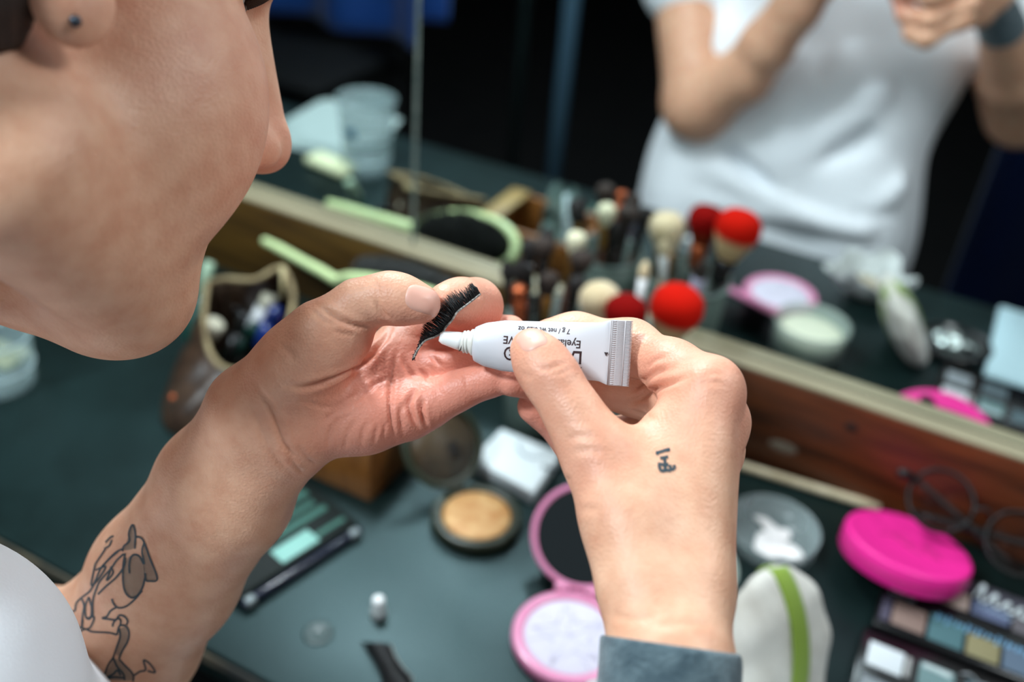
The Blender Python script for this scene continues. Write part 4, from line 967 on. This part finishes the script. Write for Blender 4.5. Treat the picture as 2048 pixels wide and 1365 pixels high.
# things out of frame that the mirror shows
t = empty('foil_compact', MZ(1905, 700), None, 'black round compact with crumpled silver foil, seen in the mirror', 'compact')
g = G(); g.lathe([(.034, 0), (.037, .002), (.037, .010), (.035, .012), (.031, .0115), (.030, .008)], 48); g.make('base', M_blackp, t)
g = G(); g.lathe([(.0295, .005), (.0295, .008), (.001, .0085)], 40); g.make('dark_pan', mat('dark_powder', srgb(24, 34, 32), .6), t)
def crumple(n, R, h, seed, sy=1.0):
    def fn(u, v):
        a, r = 2*PI*u, R*v; x, y = r*math.cos(a), r*math.sin(a)*sy
        q = noise.noise(Vector((x*70+seed, y*70, seed)))+.5*noise.noise(Vector((x*160, y*160+seed, 1)))
        k = 1+.25*noise.noise(Vector((math.cos(a)*1.5+seed, math.sin(a)*1.5, 3)))
        return (x*k, y*k, max(.0006, h*(.5+.8*q)*(1.2-.6*v)))
    return fn
g = G(); g.grid(lambda u, v: tuple(np.array(crumple(0, .017, .010, 3.0)(u, v))+[-.006, .0, .009]), 48, 12); g.grid(lambda u, v: tuple(np.array(crumple(0, .010, .009, 8.0, .5)(u, v))+[.016, .006, .010]), 40, 10); g.make('foil', mat('silver_foil', srgb(190, 200, 196), .25, metal=.9), t)
g0, g1 = MZ(1985, 605, .010), MZ(1970, 745, .010)
t = empty('flat_case', (g1[0], g1[1], 0), None, 'pale blue flat case at the right edge of the mirror view', 'case')
g = G(); g.box((0, g0[1]-g1[1], 0), (.13, 0, .010), .003); g.make('case_shell', mat('pale_blue', srgb(178, 206, 214), .4), t)
g = G(); g.box((.001, g0[1]-g1[1]+.001, .0044), (.129, -.0005+.001, .0056), .0003); g.make('closing_seam', mat('blue_dark', srgb(110, 140, 150), .5), t)
c = MZ(1728, 590); t = empty('crumpled_tissue', c, None, 'crumpled white tissue cup with a tan stain inside, seen in the mirror', 'tissue')
def tis(u, v):
    a = 2*PI*u; r = .010+.032*v+.004*v*math.sin(5*a+1)+.005*v*math.sin(3*a+.4); z = .001+.034*v**1.5+.005*v*math.sin(4*a)*v+.0025*math.sin(9*a+2)*v
    r += .006*noise.noise(Vector((a*2, v*6, 0))); return (r*math.cos(a), r*math.sin(a), max(z, .0004))
g = G(); g.grid(tis, 96, 16); g.lathe([(.0105, .0006), (.001, .0006)], 30); g.make('tissue_sheet', mat('white_tissue', srgb(196, 200, 198), .95), t, solid=.0006)
g = G(); g.grid(lambda u, v: tuple(np.array(crumple(0, .021, .010, 5.0, .8)(u, v))+[0, 0, .012]), 48, 12); g.make('stained_wad', mat('stained_tissue', srgb(132, 116, 84), .95, var=srgb(186, 178, 160), vscale=60), t)

# pale stick lying along the board
a, b = Z(1478, 931, .004), Z(1722, 1005, .004); d = (b-a)/np.linalg.norm(b-a); t = G(); c = (a+b)/2; t.tube([a-d*.06-c, a-c, b-c, b+d*.015-c], [.0036, .0038, .0038, .0030], 14)
o = t.make('wooden_stick', mat('pale_wood', srgb(178, 164, 132), .5, var=srgb(206, 194, 164), vscale=80)); o.location = c; tag(o, 'pale thin wooden stick lying along the foot of the board', 'stick')

# ------------------------------------------------------------------ left: cup, sponge, napkin
c = np.array([-.686, -.277, 0]); t = empty('plastic_cup', c, None, 'clear plastic cup at the left behind the jaw', 'cup')
g = G(); g.lathe([(.0005, .001), (.026, .001), (.0285, .004), (.0300, .02), (.0352, .092), (.0375, .095), (.0378, .098), (.0362, .0985), (.0344, .094), (.0290, .02), (.0270, .006), (.0005, .004)], 56); cw = g.make('cup_wall', mat('cup_plastic', srgb(190, 214, 216), .10, spec=.7, alpha=.30), t)
for z in (.022, .052, .080): g = G(); r = .0300+(z-.02)*.0722; g.lathe([(r, z-.0012), (r+.0009, z), (r, z+.0012), (r-.0006, z)], 48, close=True); g.make('moulded_ring', mat('cup_ring', srgb(206, 226, 226), .15, alpha=.55), cw)
g = G(); g.box((-.007, .0325, .055), (.007, .0340, .068), .0005); g.make('printed_mark', mat('blue_print2', srgb(78, 120, 142), .5), cw)
t = tag(G().box((-.034, -.016, 0), (.034, .016, .012), .0055, seg=4).make('makeup_sponge', mat('pale_sponge', srgb(222, 228, 186), .95, bump=.6, bscale=900)), 'pale yellow flat makeup sponge next to the clear cup', 'sponge'); t.location = MZ(652, 330)+[.012, .006, 0]; t.rotation_euler = (0, 0, math.radians(8))
q = [MZ(x, y, .005) for x, y in ((566, 238), (640, 196), (800, 240), (782, 262), (690, 312), (575, 288))]; c = sum(q)/6*np.array([1, 1, 0]); g = G()
for k in range(4): g.prism([((p-c)*(1-.03*k))[:2]+np.array([.002*k, -.003*k]) for p in q], .0004+.0016*k, .0014+.0016*k)
o = g.make('paper_napkin', mat('napkin', srgb(160, 178, 176), .9, bump=.3, bscale=300), smooth=False); o.location = c; tag(o, 'folded pale napkin under the clear cup in the mirror', 'napkin')

# ------------------------------------------------------------------ brown pouch and what sticks out of it
rimpx = [(400, 586, .100), (440, 578, .104), (500, 580, .106), (557, 556, .112), (582, 622, .104), (552, 720, .086), (500, 770, .074), (440, 772, .068), (404, 735, .074), (392, 660, .088)]
PS = np.array([-.030, .040, -.020]); rim = [Z(x, y, z)+PS for x, y, z in rimpx]; c = np.array([-.540, -.146, 0])
t = empty('makeup_pouch', c, None, 'open brown zip pouch stuffed with tubes, behind the raised palm', 'pouch')
R_ = spline(rim+[rim[0]], 61)[:-1]; nr = len(R_); rcn = sum(R_)/nr
def bag(i, v):
    p = R_[i]; an = math.atan2((p[1]-rcn[1])/.075, (p[0]-rcn[0])/.05); b = np.array([-.516+.047*math.cos(an), -.172+.076*math.sin(an), 0])
    q = b*(1-v)+p*v; q[2] = p[2]*v+.001; k = 1+.13*math.sin(PI*min(v*1.15, 1)); m = np.array([-.516, -.172, 0])*(1-v)+rcn*v
    q[:2] = m[:2]+(q[:2]-m[:2])*k
    return tuple(q-c+np.array([.0022*math.sin(i*1.3+v*9), .0022*math.cos(i*1.1+v*7), 0])*math.sin(PI*v))
g = G(); nvv = 18
g.add([bag(i, j/(nvv-1)) for j in range(nvv) for i in range(nr)], [(j*nr+i, j*nr+(i+1) % nr, (j+1)*nr+(i+1) % nr, (j+1)*nr+i) for j in range(nvv-1) for i in range(nr)]+[tuple(range(nr))[::-1]])
g_body = g; g.make('leather_body', mat('brown_leather', srgb(40, 28, 21), .38, spec=.5, var=srgb(64, 46, 33), vscale=70, bump=.5, bscale=260), t, solid=.0022)
g = G(); g.tube([p-c for p in R_]+[R_[0]-c], .0026, 8); g.make('zip_tape', mat('tan_tape', srgb(98, 82, 54), .7, var=srgb(150, 134, 98), vscale=45), t)
g = G(); p_ = rim[3]-c; g.tube([p_, p_+[.006, -.004, .002], p_+[.010, -.010, -.006], p_+[.012, -.014, -.018]], [.0036, .0032, .0022, .0024], 8); g.make('zip_pull', mat('tan_pull', srgb(176, 162, 120), .5), t)
bb = BVHTree.FromPolygons(g_body.v, g_body.f); hh = bb.ray_cast(Vector(CP-c), Vector(ray(346, 796)).normalized())[0]
g = G(); g.ell(hh if hh is not None else (0, 0, .05), (.0032,)*3); g.make('stud', M_copper, t)
def tubey(name, a, b, r0, r1, m, capm, label, cat, capf=.35):
    a, b = np.array(a), np.array(b); t = empty(name, a, None, label, cat); d = b-a
    g = G(); g.tube([d*0, d*.02, d*(1-capf), d*(1-capf)], [r0*.7, r0, r0, r0*.8], 18); g.make('barrel', m, t)
    g = G(); g.tube([d*(1-capf), d*(1-capf), d*.97, d], [r1*.9, r1, r1, r1*.75], 18); g.make('cap', capm, t)
    return t
M_bt = mat('dark_tube', srgb(20, 22, 22), .25, spec=.6); M_teal = mat('teal_tube', srgb(22, 66, 58), .35); M_purple = mat('purple_cap', srgb(110, 88, 172), .4); M_yel = mat('mustard_tube', srgb(160, 128, 46), .45); M_iv = mat('ivory_cap', srgb(206, 202, 180), .4)
tubey('concealer_tube', np.array([-.535, -.215, .012])+[-.030, .034, 0], W(412, 660, .835)+PS*[.6, .8, .8], .0075, .0085, M_yel, M_iv, 'mustard tube with ivory cap at the near side of the pouch', 'tube', .3)
tubey('mascara_tube', np.array([-.515, -.185, .008])+[-.030, .034, 0], W(500, 668, .86)+PS*[.6, .8, .8], .0070, .0072, M_teal, M_teal, 'dark teal mascara tube standing in the pouch', 'tube')
tubey('lip_gloss', np.array([-.490, -.165, .008])+[-.030, .034, 0], W(538, 648, .862)+PS*[.6, .8, .8], .0068, .0072, M_bt, M_purple, 'dark tube with a purple cap at the back of the pouch', 'tube')
tubey('eyeliner_pencil', np.array([-.505, -.200, .010])+[-.030, .034, 0], W(470, 640, .84)+PS*[.6, .8, .8], .0048, .0048, M_bt, M_bt, 'thin black pencil leaning in the pouch', 'pencil')
tubey('mascara_tube', np.array([-.520, -.150, .008])+[-.030, .034, 0], W(452, 618, .875)+PS*[.6, .8, .8], .0075, .0078, M_bt, M_bt, 'fat black mascara tube at the far side of the pouch', 'tube')
tubey('nail_polish', (-.510, -.140, .030), np.array([-.4985, -.1310, .070]), .0085, .0070, mat('blue_polish', srgb(24, 44, 110), .2), mat('blue_polish_cap', srgb(22, 38, 92), .3), 'small blue bottle at the mirror side of the pouch', 'bottle')
tubey('lip_balm', (-.535, -.122, .030), np.array([-.521, -.111, .066]), .0075, .0075, M_white, M_iv, 'small white stick tube at the mirror side of the pouch', 'tube')

tubey('lip_pencil', (-.592, -.150, .010), W(420, 524, .925), .0050, .0056, M_teal, mat('pale_mint', srgb(150, 176, 150), .4), 'slim pencil with a pale mint end at the far left of the pouch', 'pencil', .4)

# ------------------------------------------------------------------ wooden box with a lid over one half, sachet inside
bx0, bx1, by0, by1, bh = -.452, -.333, -.229, -.140, .060
c = np.array([(bx0+bx1)/2, (by0+by1)/2, 0]); t = empty('wooden_box', c, None, 'small varnished wooden box under the palm, half covered by a thin board', 'box')
M_bw = mat('varnished_wood', srgb(104, 60, 24), .4, var=srgb(142, 92, 42), vscale=14, stretch=(14, 14, 2.0), coat=.2)
def bxp(name, lo, hi, m=M_bw): G().box(np.array(lo)-c, np.array(hi)-c, .0012).make(name, m, t, auto=40)
bxp('front_panel', (bx0, by0, 0), (bx1, by0+.006, bh)); bxp('back_panel', (bx0, by1-.006, 0), (bx1, by1, bh)); bxp('side_panel', (bx1-.006, by0+.006, 0), (bx1, by1-.006, bh)); bxp('side_panel', (bx0, by0+.006, 0), (bx0+.006, by1-.006, bh)); bxp('bottom_panel', (bx0+.006, by0+.006, 0), (bx1-.006, by1-.006, .005))
bxp('half_lid', (bx0+.001, by0+.001, bh), (-.428, by1-.002, bh+.004), mat('pale_board', srgb(122, 98, 48), .5, var=srgb(146, 122, 68), vscale=20))
t = empty('clear_sachet', (-.374, -.178, .006), None, 'crumpled clear glossy sachet standing in the wooden box', 'sachet')
def sac(u, v):
    a = 2*PI*u; k = 1-.25*v+.12*math.sin(3*a+v*4); w = .030 if v < .8 else .030*(1-(v-.8)*2); x = w*k*math.cos(a)*.85+.010*v; y = (.022-.016*v)*k*math.sin(a)
    x += .006*noise.noise(Vector((a, v*5, 2))); y += .007*noise.noise(Vector((a*1.3, v*6, 7))); return (x, y, .001+.098*v+.004*math.sin(4*a)*v)
g = G(); g.grid(sac, 56, 26); g.make('film', mat('clear_film', srgb(140, 168, 162), .12, spec=1.0, metal=.35, alpha=.7, bump=.8, bscale=120), t)
g = G(); g.box((-.016, -.006, .004), (.016, .006, .072), .004); g.make('contents', mat('dark_contents', srgb(28, 40, 36), .4), t)
g = G(); g.tube([(.012, .004, .095), (.018, .010, .070), (.022, .012, .040), (.023, .012, .020)], [.004, .005, .005, .003], 8, flat=.4); g.make('highlight_fold', mat('film_highlight', srgb(200, 222, 224), .15, spec=.9, alpha=.85), t)  # pale fold with the film's highlight put into its colour

# ------------------------------------------------------------------ hairbrush
a = np.array([-.579, -.0500, .0760]); b = np.array([-.366, -.0340, .1070]); d = (b-a)/np.linalg.norm(b-a)
t = empty('hairbrush', a, frame(a, d, (0.0, .74, .67)).to_3x3(), 'pale green hairbrush with black bristles, propped along the wooden board', 'hairbrush')
M_green = mat('pale_green_plastic', srgb(196, 216, 158), .35, spec=.5)
L_ = np.linalg.norm(b-a)
def zf(x): return -.0130+.0130*(x-.098)/.119
g = G(); g.tube(spline([(0, 0, 0), (.02, 0, -.0022), (.05, 0, -.0066), (.080, 0, -.0108), (.094, 0, -.0132), (.106, 0, zf(.106))], 40), [.0035]+[.0052]*6+[.0058]*12+[.0062]*12+[.0068]*9, 14, flat=.75); g.make('handle', M_green, t)
def oval(u): a = 2*PI*u; x = .160+.057*math.cos(a); return np.array([x, .0265*math.sin(a)*(1+.12*math.cos(a)), zf(x)])
g = G(); g.tube([oval(k/72) for k in range(73)], .0050, 10); g.make('frame', M_green, t)
g = G(); P = [oval(k/72) for k in range(72)]; cc = np.array([.160, 0, zf(.16)-.002])
v = [cc]+[cc+(p-cc)*f_+[0, 0, z_] for f_, z_ in ((.5, .004), (.8, .003), (.97, 0)) for p in P]; f = [(0, 1+k, 1+(k+1) % 72) for k in range(72)]+[(1+j*72+k, 1+(j+1)*72+k, 1+(j+1)*72+(k+1) % 72, 1+j*72+(k+1) % 72) for j in range(2) for k in range(72)]
g.add(v, f); g.make('cushion', mat('black_rubber', srgb(14, 18, 15), .6), t, solid=.003)
g = G(); rg = random.Random(4)
for i in range(44):
    for j in range(21):
        x = .106+.0025*i; y = -.023+.0023*j; u_ = ((x-.16)/.053)**2+(y/.0235)**2
        if u_ < 1: g.tube([(x, y, zf(x)), (x+rg.gauss(0, .0008), y+rg.gauss(0, .0008), zf(x)+.014+.017*(1-.5*u_)+rg.gauss(0, .0012))], [.0009, .0006], 4)
bo = g.make('bristles', mat('black_bristle', srgb(18, 22, 18), .5), t); bo['kind'] = 'stuff'

# ------------------------------------------------------------------ cups of brushes
def cup(loc, r0, r1, h, label):
    t = empty('brush_cup', loc, None, label, 'cup', 'frosted cups holding brushes')
    g = G(); g.lathe([(.0005, .001), (r0, .001), (r0+.0015, .003), (r1, h), (r1-.0018, h), (r0-.0005, .005), (.0005, .004)], 56); g.make('cup_wall', M_frost, t)
    g = G(); g.lathe([(r1-.002, h-.0015), (r1+.0008, h-.0012), (r1+.0008, h+.0008), (r1-.002, h+.0006)], 56, close=True); g.make('rim', mat('frost_rim', srgb(132, 150, 144), .3, alpha=.85), t); return t
CU1, CU2 = np.array([-.270, -.066, 0]), np.array([-.193, -.066, 0])
cup(CU1, .026, .0320, .112, 'grey frosted cup crowded with dark brushes, left of the pair'); cup(CU2, .029, .0385, .112, 'grey frosted cup holding the red-tipped brushes')
def grad(name, c0, c1, z0, z1):
    m = mat(name, c0, .95, spec=.1, bump=.7, bscale=900); nt = m.node_tree; N = nt.nodes; tc = N.new('ShaderNodeTexCoord'); s = N.new('ShaderNodeSeparateXYZ'); nt.links.new(tc.outputs['Object'], s.inputs[0])
    mr = N.new('ShaderNodeMapRange'); mr.inputs[1].default_value = z0; mr.inputs[2].default_value = z1; nt.links.new(s.outputs[2], mr.inputs[0]); mx = N.new('ShaderNodeMix'); mx.data_type = 'RGBA'; nt.links.new(mr.outputs[0], mx.inputs[0]); mx.inputs[6].default_value = c0; mx.inputs[7].default_value = c1; nt.links.new(mx.outputs[2], N['Principled BSDF'].inputs['Base Color']); return m
def brush(base, head, tl_, tr_, tuft, handle, ferr, hr, fr, label, shape='dome', group='makeup brushes in the frosted cups'):
    """base: lower end in the cup; head: centre of the tuft; tl_ tuft length; tr_ tuft radius"""
    base, head = np.array(base, float), np.array(head, float); d = head-base; L_ = np.linalg.norm(d); t = empty('makeup_brush', base, frame(base, (1, .2, 0), d).to_3x3(), label, 'brush', group)
    z0 = L_-tl_*.5; zf = z0-.026
    G().lathe([(hr*.55, 0), (hr*.9, .006), (hr, zf*.5), (hr*.85, zf)], 14).make('handle', handle, t)
    G().lathe([(hr*.9, zf), (fr*.82, zf+.002), (fr*.84, zf+.010), (fr, z0+.003)], 18).make('ferrule', ferr, t)
    if shape == 'dome': pr = [(fr*.96, z0), (tr_*.66, z0+tl_*.22), (tr_*.93, z0+tl_*.48), (tr_, z0+tl_*.65), (tr_*.93, z0+tl_*.82), (tr_*.68, z0+tl_*.94), (tr_*.3, z0+tl_*.995), (.0003, z0+tl_)]
    elif shape == 'flat': pr = [(fr*.95, z0), (tr_*.9, z0+tl_*.4), (tr_, z0+tl_*.8), (tr_*.85, z0+tl_*.97), (.0003, z0+tl_)]
    else: pr = [(fr*.95, z0), (tr_, z0+tl_*.35), (tr_*.85, z0+tl_*.65), (tr_*.4, z0+tl_*.92), (.0003, z0+tl_)]
    G().lathe(pr, 24).make('tuft', tuft(z0, z0+tl_) if callable(tuft) else tuft, t); return t
M_bh = mat('black_handle', srgb(16, 14, 14), .2, spec=.6); M_wh = mat('brown_handle', srgb(74, 40, 24), .3); M_lil = mat('lilac_handle', srgb(176, 168, 190), .3); M_be = mat('beige_handle', srgb(184, 158, 124), .4)
M_cream = mat('cream_hair', srgb(208, 184, 140), .9, var=srgb(226, 208, 170), vscale=60, bump=.6, bscale=900, sheen=.4); M_dkh = mat('black_brush_hair', srgb(24, 19, 17), .8, bump=.6, bscale=900); M_brh = mat('brown_brush_hair', srgb(44, 32, 25), .8, bump=.6, bscale=900)
redt = lambda z0, z1: grad('red_tip_hair', srgb(214, 182, 136), srgb(196, 22, 8), z0+(z1-z0)*.42, z0+(z1-z0)*.56)
redd = lambda z0, z1: grad('crimson_tip_hair', srgb(120, 44, 22), srgb(132, 10, 8), z0+(z1-z0)*.25, z0+(z1-z0)*.42)
def bs(cu, h): d = (np.array(h)-cu)[:2]*.36; n = np.hypot(*d); d = d*min(1, .019/(n+1e-9)); return cu+[d[0], d[1], .006]
brush(bs(CU2, (-.1615, -.0775, .1575)), (-.1615, -.0775, .1575), .046, .0205, redt, M_bh, M_bh, .0042, .0100, 'big bright red-tipped brush, nearest of the red pair')
brush(bs(CU2, (-.194, -.094, .151)), (-.194, -.094, .151), .036, .0165, redd, M_bh, M_copper, .0040, .0090, 'dark red domed brush behind the hand, left of the bright red one')
brush(bs(CU2, (-.222, -.075, .142)), (-.222, -.075, .142), .038, .0165, M_cream, M_wh, M_gold, .0042, .0100, 'fluffy cream brush in the cup with the red brushes')
brush(bs(CU2, (-.176, -.040, .136)), (-.176, -.040, .136), .020, .006, M_brh, M_lil, M_lil, .0062, .0062, 'small brush with a thick lilac handle in the red brush cup', 'pencil')
brush(bs(CU2, W(1289, 540, .81)), W(1289, 540, .81), .016, .0045, M_cream, M_be, M_white, .0034, .0040, 'thin beige-handled brush with pale ferrule behind the dark red one', 'pencil')
brush(bs(CU1, (-.2655, -.0315, .165)), (-.2655, -.0315, .165), .020, .0085, mat('pale_tuft', srgb(214, 210, 178), .9, bump=.6, bscale=900), M_wh, M_gold, .0036, .0048, 'small pale round-tipped brush with a gold ferrule')
brush(bs(CU1, (-.279, -.104, .148)), (-.279, -.104, .148), .014, .006, M_copper, mat('maroon_handle', srgb(84, 30, 20), .3), M_copper, .0046, .0060, 'maroon brush with a copper end, leaning out over the table', 'flat')
sp_ = [(-.004, .006, -.300, -.046, .152, 'black slim brush leaning furthest towards the hairbrush', M_dkh, .007, 'flat'), (.004, .010, -.292, -.030, .160, 'black brush just right of the slim leaning one', M_dkh, .008, 'pencil'), (.0, .0, -.280, -.062, .168, 'tall dark brush in the middle of the crowded cup', M_brh, .009, 'dome'),
       (-.006, -.004, -.252, -.050, .160, 'dark fluffy brush at the mirror side of the crowded cup', M_brh, .010, 'dome'), (-.008, .004, -.244, -.074, .150, 'black angled brush on the side of the red brushes', M_dkh, .007, 'flat'), (.002, -.010, -.288, -.086, .158, 'black brush at the near rim of the crowded cup', M_dkh, .007, 'pencil'),
       (.006, .008, -.262, -.086, .154, 'brown tufted brush beside the copper-ended one', M_brh, .008, 'dome'), (-.002, .010, -.258, -.036, .148, 'short black brush behind the pale round-tipped one', M_dkh, .007, 'flat'), (.003, -.002, -.306, -.072, .145, 'black brush lying lowest over the left of the rim', M_dkh, .006, 'pencil')]
for i, (x, y, hx, hy, hz, lb, tm, r, shp) in enumerate(sp_):
    brush(bs(CU1, (hx, hy, hz)), (hx, hy, hz), .020, r, tm, M_wh if i == 4 else M_bh, M_gold if i in (1, 6) else M_bh, .0036, .0048, lb, shp)
# ------------------------------------------------------------------ light
def area(name, loc, tgt, sx, sy, power, col):
    l = bpy.data.lights.new(name, 'AREA'); l.shape = 'RECTANGLE'; l.size, l.size_y, l.energy, l.color = sx, sy, power, col
    o = bpy.data.objects.new(name, l); COL.objects.link(o); o.location = loc
    o.rotation_euler = (Vector(tgt)-Vector(loc)).to_track_quat('-Z', 'Y').to_euler(); return o
area('key_window', (-.94, -1.62, 2.02), (-.15, -.40, .25), .34, .34, 51, (.79, .93, 1.0))
area('key_bounce_fill', (-.58, -.06, .88), (-.25, -.50, .22), .16, .16, 6.8, (.86, .95, 1.0))  # added lamp standing in for the key bounced off the mirror
area('front_right_fill', (.45, -.12, 1.05), (-.15, -.42, .28), .25, .25, 3.8, (.92, .97, 1.0))  # added fill to brighten chest and face, no known lamp here
area('rear_soft_fill', (.3, -2.6, 2.3), (-.2, -.3, .1), 2.0, 1.6, 10, (.86, .95, 1.0))  # added broad soft fill from behind, not a known fixture
wd = bpy.data.worlds.new('room'); SC.world = wd; wd.use_nodes = True
wd.node_tree.nodes['Background'].inputs[0].default_value = (.55, .7, .8, 1); wd.node_tree.nodes['Background'].inputs[1].default_value = .035
SC.view_settings.view_transform = 'Standard'; SC.view_settings.look = 'None'; SC.view_settings.gamma = 1; SC.view_settings.use_curve_mapping = False
SC.view_settings.exposure = 0.15
SC.cycles.use_denoising = True
SC.cycles.max_bounces = 10; SC.cycles.transmission_bounces = 8; SC.cycles.transparent_max_bounces = 16
